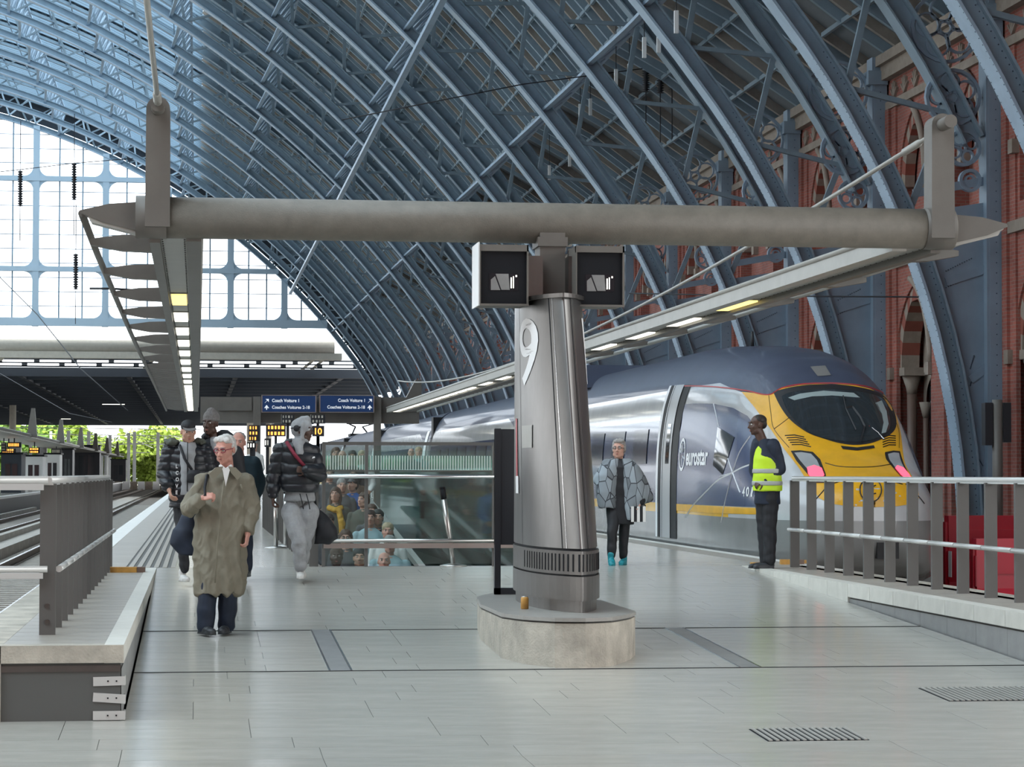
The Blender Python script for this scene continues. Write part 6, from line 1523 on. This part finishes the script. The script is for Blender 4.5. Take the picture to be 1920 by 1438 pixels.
b = Blob(); b.loft([(-.02,.0,.02,.09,.06),(.03,.0,.08,.13,.10),(.02,.0,.20,.12,.11),(-.04,0,.34,.07,.07),(-.09,-.01,.42,.03,.03)]); b.fuse('bag_body', 'cloth_black', bag, .012, 2, wrinkle(.014,10))
mb = Blob(); mb.tube([V((-.09,-.01,.42)),V((-.11,-.01,.60)),V((-.10,-.02,.66))], .014, 6); mb.build('strap', 'cloth_black', bag, True)
# ---- woman in poncho
P = Person('woman with short grey hair, patterned grey poncho and teal shoes walking by the train', 1163, 1059, zg=0.); j = P.j; t = P.t
R = head_R(-.20,-.02); hc = j(1160,842,0); k = .97
shl, shr = j(1138,870,.02), j(1182,872,.02); ell, wrl = j(1126,905,.05), j(1128,930,-.05); elr, wrr = j(1200,920,.0), j(1200,943,-.10)
b = Blob(); add_head(b, hc, R, k); b.chain([hc+V((0,.02,-.07)), j(1160,872,.02)],[.052,.058]); b.loft([(0,.02,1.25,.1,.08),(0,.02,.9,.12,.09),(0,.02,.75,.14,.1)]); b.chain([shl,ell,wrl],[.04,.032,.026]); b.chain([shr,elr,wrr],[.04,.032,.026]); add_hand(b, wrl,(.2,-.2,-1),(.8,0,0),-1,.7,.93); add_hand(b, wrr,(-.2,-.35,-.9),(-.8,0,0),1,.8,.93)
hl, hr = V((-.07,.03,.78)), V((.08,.03,.78)); kl, kr, al, ar = j(1148,1000,-.10), j(1170,1000,.04), j(1147,1040,-.12), j(1168,1042,.05); b.chain([hl,kl,al],[.08,.055,.036]); b.chain([hr,kr,ar],[.08,.055,.036])
body = b.fuse('body', 'skin_light', t, .0075, 2); face_bits(body, hc, R, k, 'hair_grey', 'hair_grey')
f = lambda x,y,z: hc+R@(V((x,y,z))*k)
b = Blob(); b.ball(f(0,.03,.058),(.086,.095,.078),R); b.ball(f(0,.07,.0),(.078,.055,.08),R); b.ball(f(.01,-.045,.098),(.07,.045,.028),R)
for s_ in (-1,1): b.ball(f(s_*.074,.02,.01),(.018,.04,.05),R)
b.fuse('hair', 'hair_grey', t, .008, 2, wrinkle(.008,40))
mb = Blob()
for s_ in (-1,1): mb.tube([f(s_*.030+.022*math.cos(a), -.106, .010+.014*math.sin(a)) for a in [2*PI*i/12 for i in range(13)]], .003, 6); mb.tube([f(s_*.052,-.10,.014),f(s_*.08,.01,.01)], .003, 6)
mb.build('glasses', 'cloth_black', t, True)
torso_coat(t, 'top', 'cloth_black', [(0,.03,.50,.17,.12),(0,.03,.75,.175,.12),(0,.02,1.0,.17,.12),(0,.01,1.2,.15,.12),(0,.02,1.31,.07,.07)], [], .012, wrinkle(.01,9))
b = Blob()   # the poncho: two draped halves with an open front
b.loft([(-.155,.0,.70,.115,.14),(-.165,.0,.9,.14,.16),(-.15,.0,1.1,.155,.155),(-.115,.0,1.22,.12,.13),(-.06,.02,1.31,.06,.09)])
b.loft([(.13,.0,.56,.06,.13),(.15,.0,.7,.12,.15),(.20,.0,.85,.17,.16),(.17,.0,1.05,.165,.155),(.115,.0,1.22,.12,.13),(.06,.02,1.31,.06,.09)])
b.chain([shr, j(1202,905,.0), j(1212,932,.0)],[.07,.085,.085]); b.chain([shl,j(1124,900,.03)],[.07,.08])
b.fuse('poncho', 'poncho', t, .012, 2, lambda c,n: .014*math.sin(c.x*38+c.z*6)*max(0,1.25-c.z)+.006*noise.noise(c*12))
b = Blob(); b.chain([shr,elr,elr+(wrr-elr)*.8],[.05,.055,.07]); b.fuse('sleeve', 'cloth_black', t, .012, 1)
b = Blob(); b.chain([hl,kl,al],[.09,.066,.052]); b.chain([hr,kr,ar],[.09,.066,.052]); b.fuse('trousers', 'cloth_black', t, .012, 2, wrinkle(.01,12))
b = Blob(); shoe(b, V((j(1146,0).x,-.14,.03)), .1, lift=.25); b.fuse('shoe', 'shoe_teal', t, .009, 1)
b = Blob(); shoe(b, V((j(1169,0).x,.03,.0)), -.15); b.fuse('shoe', 'shoe_teal', t, .009, 1)
bag = thing('striped_bag', 'small black and white striped bag held by the woman in the poncho', 'bag', P.p+Matrix.Rotation(P.rz,3,'Z')@(wrr+V((.0,-.03,-.26))), P.rz)
for i in range(5): MB().box(-.11+.036*i, -.11+.036*i+.034, -.03, .03, .03, .22).build('stripe', 'cloth_white' if i % 2 == 0 else 'cloth_black', bag, True)
mb = Blob(); mb.tube([V((-.08,0,.22)),V((-.03,0,.27)),V((.03,0,.27)),V((.07,0,.22))], .008, 6); mb.build('handle', 'cloth_black', bag, True)
# ---- worker in hi-vis vest
P = Person('station worker in a yellow reflective vest standing on the kerb, looking at the train', 1437, 1066, zg=0.); j = P.j; t = P.t
R = head_R(-1.25,.05); hc = j(1421,797,0); k = 1.0
shl, shr = j(1420,832,.02), j(1450,835,-.02); ell, wrl = j(1414,880,.06), j(1424,905,.0); elr, wrr = j(1462,878,-.02), j(1432,903,-.10)
b = Blob(); add_head(b, hc, R, k); b.chain([hc+V((.01,.0,-.07)), j(1431,832,0)],[.058,.066]); b.loft([(0,.02,1.4,.1,.09),(0,.02,1.0,.11,.1),(0,.02,.9,.13,.11)]); b.chain([shl,ell,wrl],[.045,.036,.028]); b.chain([shr,elr,wrr],[.045,.036,.028]); add_hand(b, wrr,(-.8,-.2,-.3),(.0,.6,-.6),1,.7,.95); add_hand(b, wrl,(.5,-.2,-.8),(.6,0,0),-1,.7,.95)
hl, hr = V((-.03,.06,.93)), V((.05,-.02,.93)); kl, kr, al, ar = V((-.03,.08,.5)), V((.04,-.02,.5)), V((-.01,.09,.09)), V((.04,-.03,.09)); b.chain([hl,kl,al],[.09,.062,.042]); b.chain([hr,kr,ar],[.09,.062,.042])
body = b.fuse('body', 'skin_dark', t, .0075, 2); face_bits(body, hc, R, k)
f = lambda x,y,z: hc+R@(V((x,y,z))*k)
b = Blob(); b.ball(f(0,.026,.055),(.080,.092,.072),R); b.ball(f(0,.07,.01),(.072,.045,.06),R); b.fuse('hair', 'hair_dark', t, .008, 2)
torso_coat(t, 'jacket', 'cloth_navy', [(.015,.02,.76,.155,.135),(.01,.02,.95,.155,.14),(.005,.02,1.15,.16,.145),(.01,.02,1.35,.155,.14),(0,.02,1.46,.11,.11),(-.03,.02,1.54,.08,.085)], [([shl,ell,wrl],[.075,.07,.05]),([shr,elr,elr+(wrr-elr)*.88],[.082,.078,.055])], .011, wrinkle(.010,9))
def halfvest(m_, nm, z0, z1, o=.0):
    b = Blob(); L = [(.012,.02,z,.163+o+.012*(1.2-z),.152+o) for z in (z0,(z0+z1)/2,z1)]; b.loft(L, 30, 2.3); return b.fuse(nm, m_, t, .011, 1)
b = Blob(); b.loft([(.012,.02,.92,.176,.162),(.012,.02,1.1,.172,.162),(-.005,.03,1.3,.155,.158),(-.02,.04,1.42,.120,.135),(-.03,.04,1.50,.085,.09)],30,2.3); b.fuse('safety_vest', 'hivis', t, .011, 1, wrinkle(.008,9))
halfvest('reflective', 'reflective_band', 1.13, 1.185, .016); halfvest('reflective', 'reflective_band', .985, 1.04, .018)
b = Blob(); b.chain([shr+V((.0,-.02,-.01)),elr,elr+(wrr-elr)*.85],[.092,.082,.06]); b.fuse('sleeve', 'cloth_navy', t, .010, 2, wrinkle(.010,12))
b = Blob(); b.chain([hl,kl,al],[.11,.085,.07]); b.chain([hr,kr,ar],[.11,.085,.07]); b.fuse('trousers', 'cloth_black', t, .010, 2, wrinkle(.010,12))
for p_, a in ((V((-.03,.09,0)),-1.2),(V((.02,-.04,0)),-1.1)): b = Blob(); shoe(b, p_, a); b.fuse('shoe', 'shoe_dark', t, .009, 1)
# ---------------------------------------------------------------- the crowd in the escalator well and on the platform
def crowd(label, px, row, coat, hair, skin='skin_mid', top='', legs='cloth_black', yaw=0., feats=(), y=None, z=None, k=1., wide=1.):
    if y is None:
        d = 3.58/(.08+(row-888)/4600); p = at(px, row, d=d); zf_ = p.z-1.70*k
    else: p = at(px, row, y=y); zf_ = z if z is not None else p.z-1.7*k
    H = p.z-zf_; t = thing('person', label, 'person', (p.x,p.y,zf_), -math.atan2(p.x,p.y)+yaw*.5)
    hc = V((0,0,H-.118)); R = head_R(yaw*.6,-.12)
    w_ = wide; b = Blob(); add_head(b, hc, R, 1.); s_ = H/1.7; b.chain([hc+V((0,.02,-.07)),V((0,.02,1.40*s_))],[.056,.062])
    b.loft([(0,.02,1.42*s_,.10,.08),(0,.02,.9*s_,.12,.09)]); b.chain([V((-.08,.02,.85*s_)),V((-.09,0,.08))],[.07,.04]); b.chain([V((.08,.02,.85*s_)),V((.09,0,.08))],[.07,.04])
    for q in (-1,1): b.chain([V((q*.18*w_,.02,1.33*s_)),V((q*.22*w_,0,1.05*s_)),V((q*.17*w_,-.13,.92*s_))],[.04,.035,.028]); add_hand(b, V((q*.17*w_,-.13,.92*s_)),(-q*.4,-.7,-.4),(-q*.6,.2,-.5),-q,.7)
    body = b.fuse('body', skin, t, .012, 1); face_bits(body, hc, R, 1., hair)
    b = Blob(); b.loft([(0,.03,.72*s_,.18*w_,.13),(0,.03,1.0*s_,.185*w_,.14),(0,.03,1.25*s_,.205*w_,.14),(0,.03,1.36*s_,.17*w_,.11),(0,.03,1.44*s_,.08,.08)],20,2.3)
    for q in (-1,1): b.chain([V((q*.18*w_,.02,1.32*s_)),V((q*.225*w_,0,1.05*s_)),V((q*.18*w_,-.11,.94*s_))],[.072,.065,.052],10)
    b.fuse('coat', coat, t, .016, 1, wrinkle(.012,9))
    b = Blob(); b.chain([V((-.085,.02,.85*s_)),V((-.095,0,.45*s_)),V((-.09,.0,.10))],[.10,.075,.06],8); b.chain([V((.085,.02,.85*s_)),V((.095,0,.45*s_)),V((.09,0,.10))],[.10,.075,.06],8); b.fuse('trousers', legs, t, .02, 1)
    for q in (-1,1): b = Blob(); shoe(b, V((q*.09,0,0))); b.fuse('shoe', 'shoe_dark', t, .016, 1)
    f = lambda x,y_,z_: hc+R@V((x,y_,z_))
    if 'bald' not in feats:
        b = Blob(); b.ball(f(0,.020,.062),(.092,.106,.084),R); b.ball(f(0,.065,.0),(.086,.065,.09),R)
        if 'long' in feats:
            for q in (-1,1): b.chain([f(q*.075,.02,.05),f(q*.085,.02,-.06),f(q*.08,.0,-.17)],[.028,.032,.026],8)
            b.ball(f(0,.07,-.10),(.085,.05,.10),R)
        b.fuse('hair', hair, t, .012, 1, wrinkle(.006,30))
    if 'cap' in feats:
        b = Blob(); b.ball(f(0,.015,.066),(.086,.105,.066),R); b.chain([f(-.04,-.11,.05),f(.04,-.11,.05)],.016,8); b.fuse('cap', top or 'cloth_black', t, .012, 1)
    if 'beanie' in feats:
        b = Blob(); b.ball(f(0,.018,.072),(.088,.105,.082),R); b.fuse('beanie', top or 'cloth_black', t, .012, 1)
    if 'scarf' in feats:
        b = Blob(); b.chain([V((-.10,-.06,1.36*s_)),V((0,-.13,1.33*s_)),V((.10,-.06,1.36*s_)),V((.06,.08,1.38*s_)),V((-.08,.08,1.38*s_)),V((-.10,-.06,1.36*s_))],.05,8); b.chain([V((.08,-.14,1.3*s_)),V((.13,-.17,1.1*s_)),V((.15,-.17,.82*s_))],[.05,.06,.05],8); b.fuse('scarf', top or 'cloth_yellow', t, .014, 1, wrinkle(.012,20))
    if 'glasses' in feats:
        mb = Blob()
        for q in (-1,1): mb.tube([f(q*.031+.022*math.cos(a),-.108,.010+.015*math.sin(a)) for a in [2*PI*i/10 for i in range(11)]], .0035, 5)
        mb.build('glasses', 'cloth_black', t, True)
    if 'collar' in feats:
        b = Blob(); b.chain([V((-.09,-.04,1.40*s_)),V((0,-.11,1.36*s_)),V((.09,-.04,1.40*s_)),V((0,.09,1.42*s_)),V((-.09,-.04,1.40*s_))],.045,8); b.fuse('fleece_collar', 'cloth_white', t, .014, 1, wrinkle(.01,30))
crowd('smiling dark haired woman with a yellow scarf in the escalator crowd', 629, 915, 'cloth_olive', 'hair_brown', 'skin_light', legs='cloth_lightblue', feats=('long','scarf'), yaw=-.2)
crowd('woman with grey brown hair just behind the yellow scarf', 641, 899, 'cloth_dgrey', 'hair_grey', 'skin_light', yaw=.1)
crowd('man in a dark cap and bright blue jacket in the escalator crowd', 661, 897, 'cloth_blue', 'hair_dark', 'skin_light', feats=('cap',), top='cloth_dgrey', yaw=-.5, wide=1.1)
crowd('brown haired person in an olive coat looking down before the blue jacket', 681, 925, 'cloth_olive', 'hair_brown', 'skin_light', yaw=-.6, wide=1.15)
crowd('person with dark brown hair and pale face left of the man in the navy jersey', 694, 958, 'cloth_lightblue', 'hair_dark', 'skin_light', wide=1.15)
crowd('young black haired man in a navy jersey in the escalator crowd', 709, 957, 'cloth_navy', 'hair_dark', 'skin_mid')
crowd('pale faced woman partly behind the screen post', 697, 947, 'cloth_dgrey', 'hair_brown', 'skin_light')
crowd('blond haired older man in a light shirt near the middle of the glass', 727, 982, 'cloth_white', 'hair_blond', 'skin_red', wide=1.1)
crowd('curly dark haired woman with glasses low at the left of the glass', 648, 995, 'cloth_dgrey', 'hair_brown', 'skin_light', feats=('long','glasses'))
crowd('man with dark hair and a white fleece collar at the lower left of the glass', 631, 1028, 'cloth_white', 'hair_brown', 'skin_dark', feats=('collar',))
crowd('black haired man in a dark coat and white shirt at the foot of the glass', 674, 1030, 'cloth_black', 'hair_dark', 'skin_mid', feats=('beanie',))
crowd('older man in a pale blue jacket and glasses at the lower middle of the glass', 731, 1006, 'cloth_lightblue', 'hair_grey', 'skin_red', feats=('glasses',), wide=1.2)
crowd('bald man whose head just shows above the floor edge', 720, 1036, 'cloth_brown', 'hair_grey', 'skin_red', feats=('bald',))
crowd('person in a grey hooded coat between the two handrails at left', 616, 965, 'cloth_dgrey', 'hair_dark', 'skin_mid')
crowd('auburn haired woman whose face shows above the stripes at left', 630, 840, 'cloth_brown', 'hair_brown', 'skin_light', y=49, z=-.25, feats=('long',))
crowd('bald headed man above the stripes beside the auburn haired woman', 642, 845, 'cloth_dgrey', 'hair_dark', 'skin_light', y=47.5, z=-.35, feats=('bald',))
crowd('dark haired person above the stripes near the screen post', 661, 846, 'cloth_black', 'hair_dark', 'skin_mid', y=48.5, z=-.3)
crowd('fair person above the stripes left of the screen post', 679, 846, 'cloth_white', 'hair_blond', 'skin_light', y=50, z=-.2)
crowd('bald man standing far behind the escalator well', 771, 841, 'cloth_dgrey', 'hair_grey', 'skin_light', y=60, z=0., feats=('bald',))
crowd('woman with pale hair standing far behind the escalator well', 785, 839, 'cloth_lightblue', 'hair_blond', 'skin_light', y=61, z=0.)
crowd('small distant woman looking up below the stripes at left', 618, 878, 'cloth_dgrey', 'hair_brown', 'skin_light')
crowd('small distant man with glasses below the stripes by the post', 662, 879, 'cloth_brown', 'hair_dark', 'skin_light', feats=('glasses',))
crowd('distant person in a pale cap far behind the teal jacketed man', 478, 826, 'cloth_white', 'hair_grey', 'skin_light', y=70, z=0., feats=('cap',), top='cloth_grey')
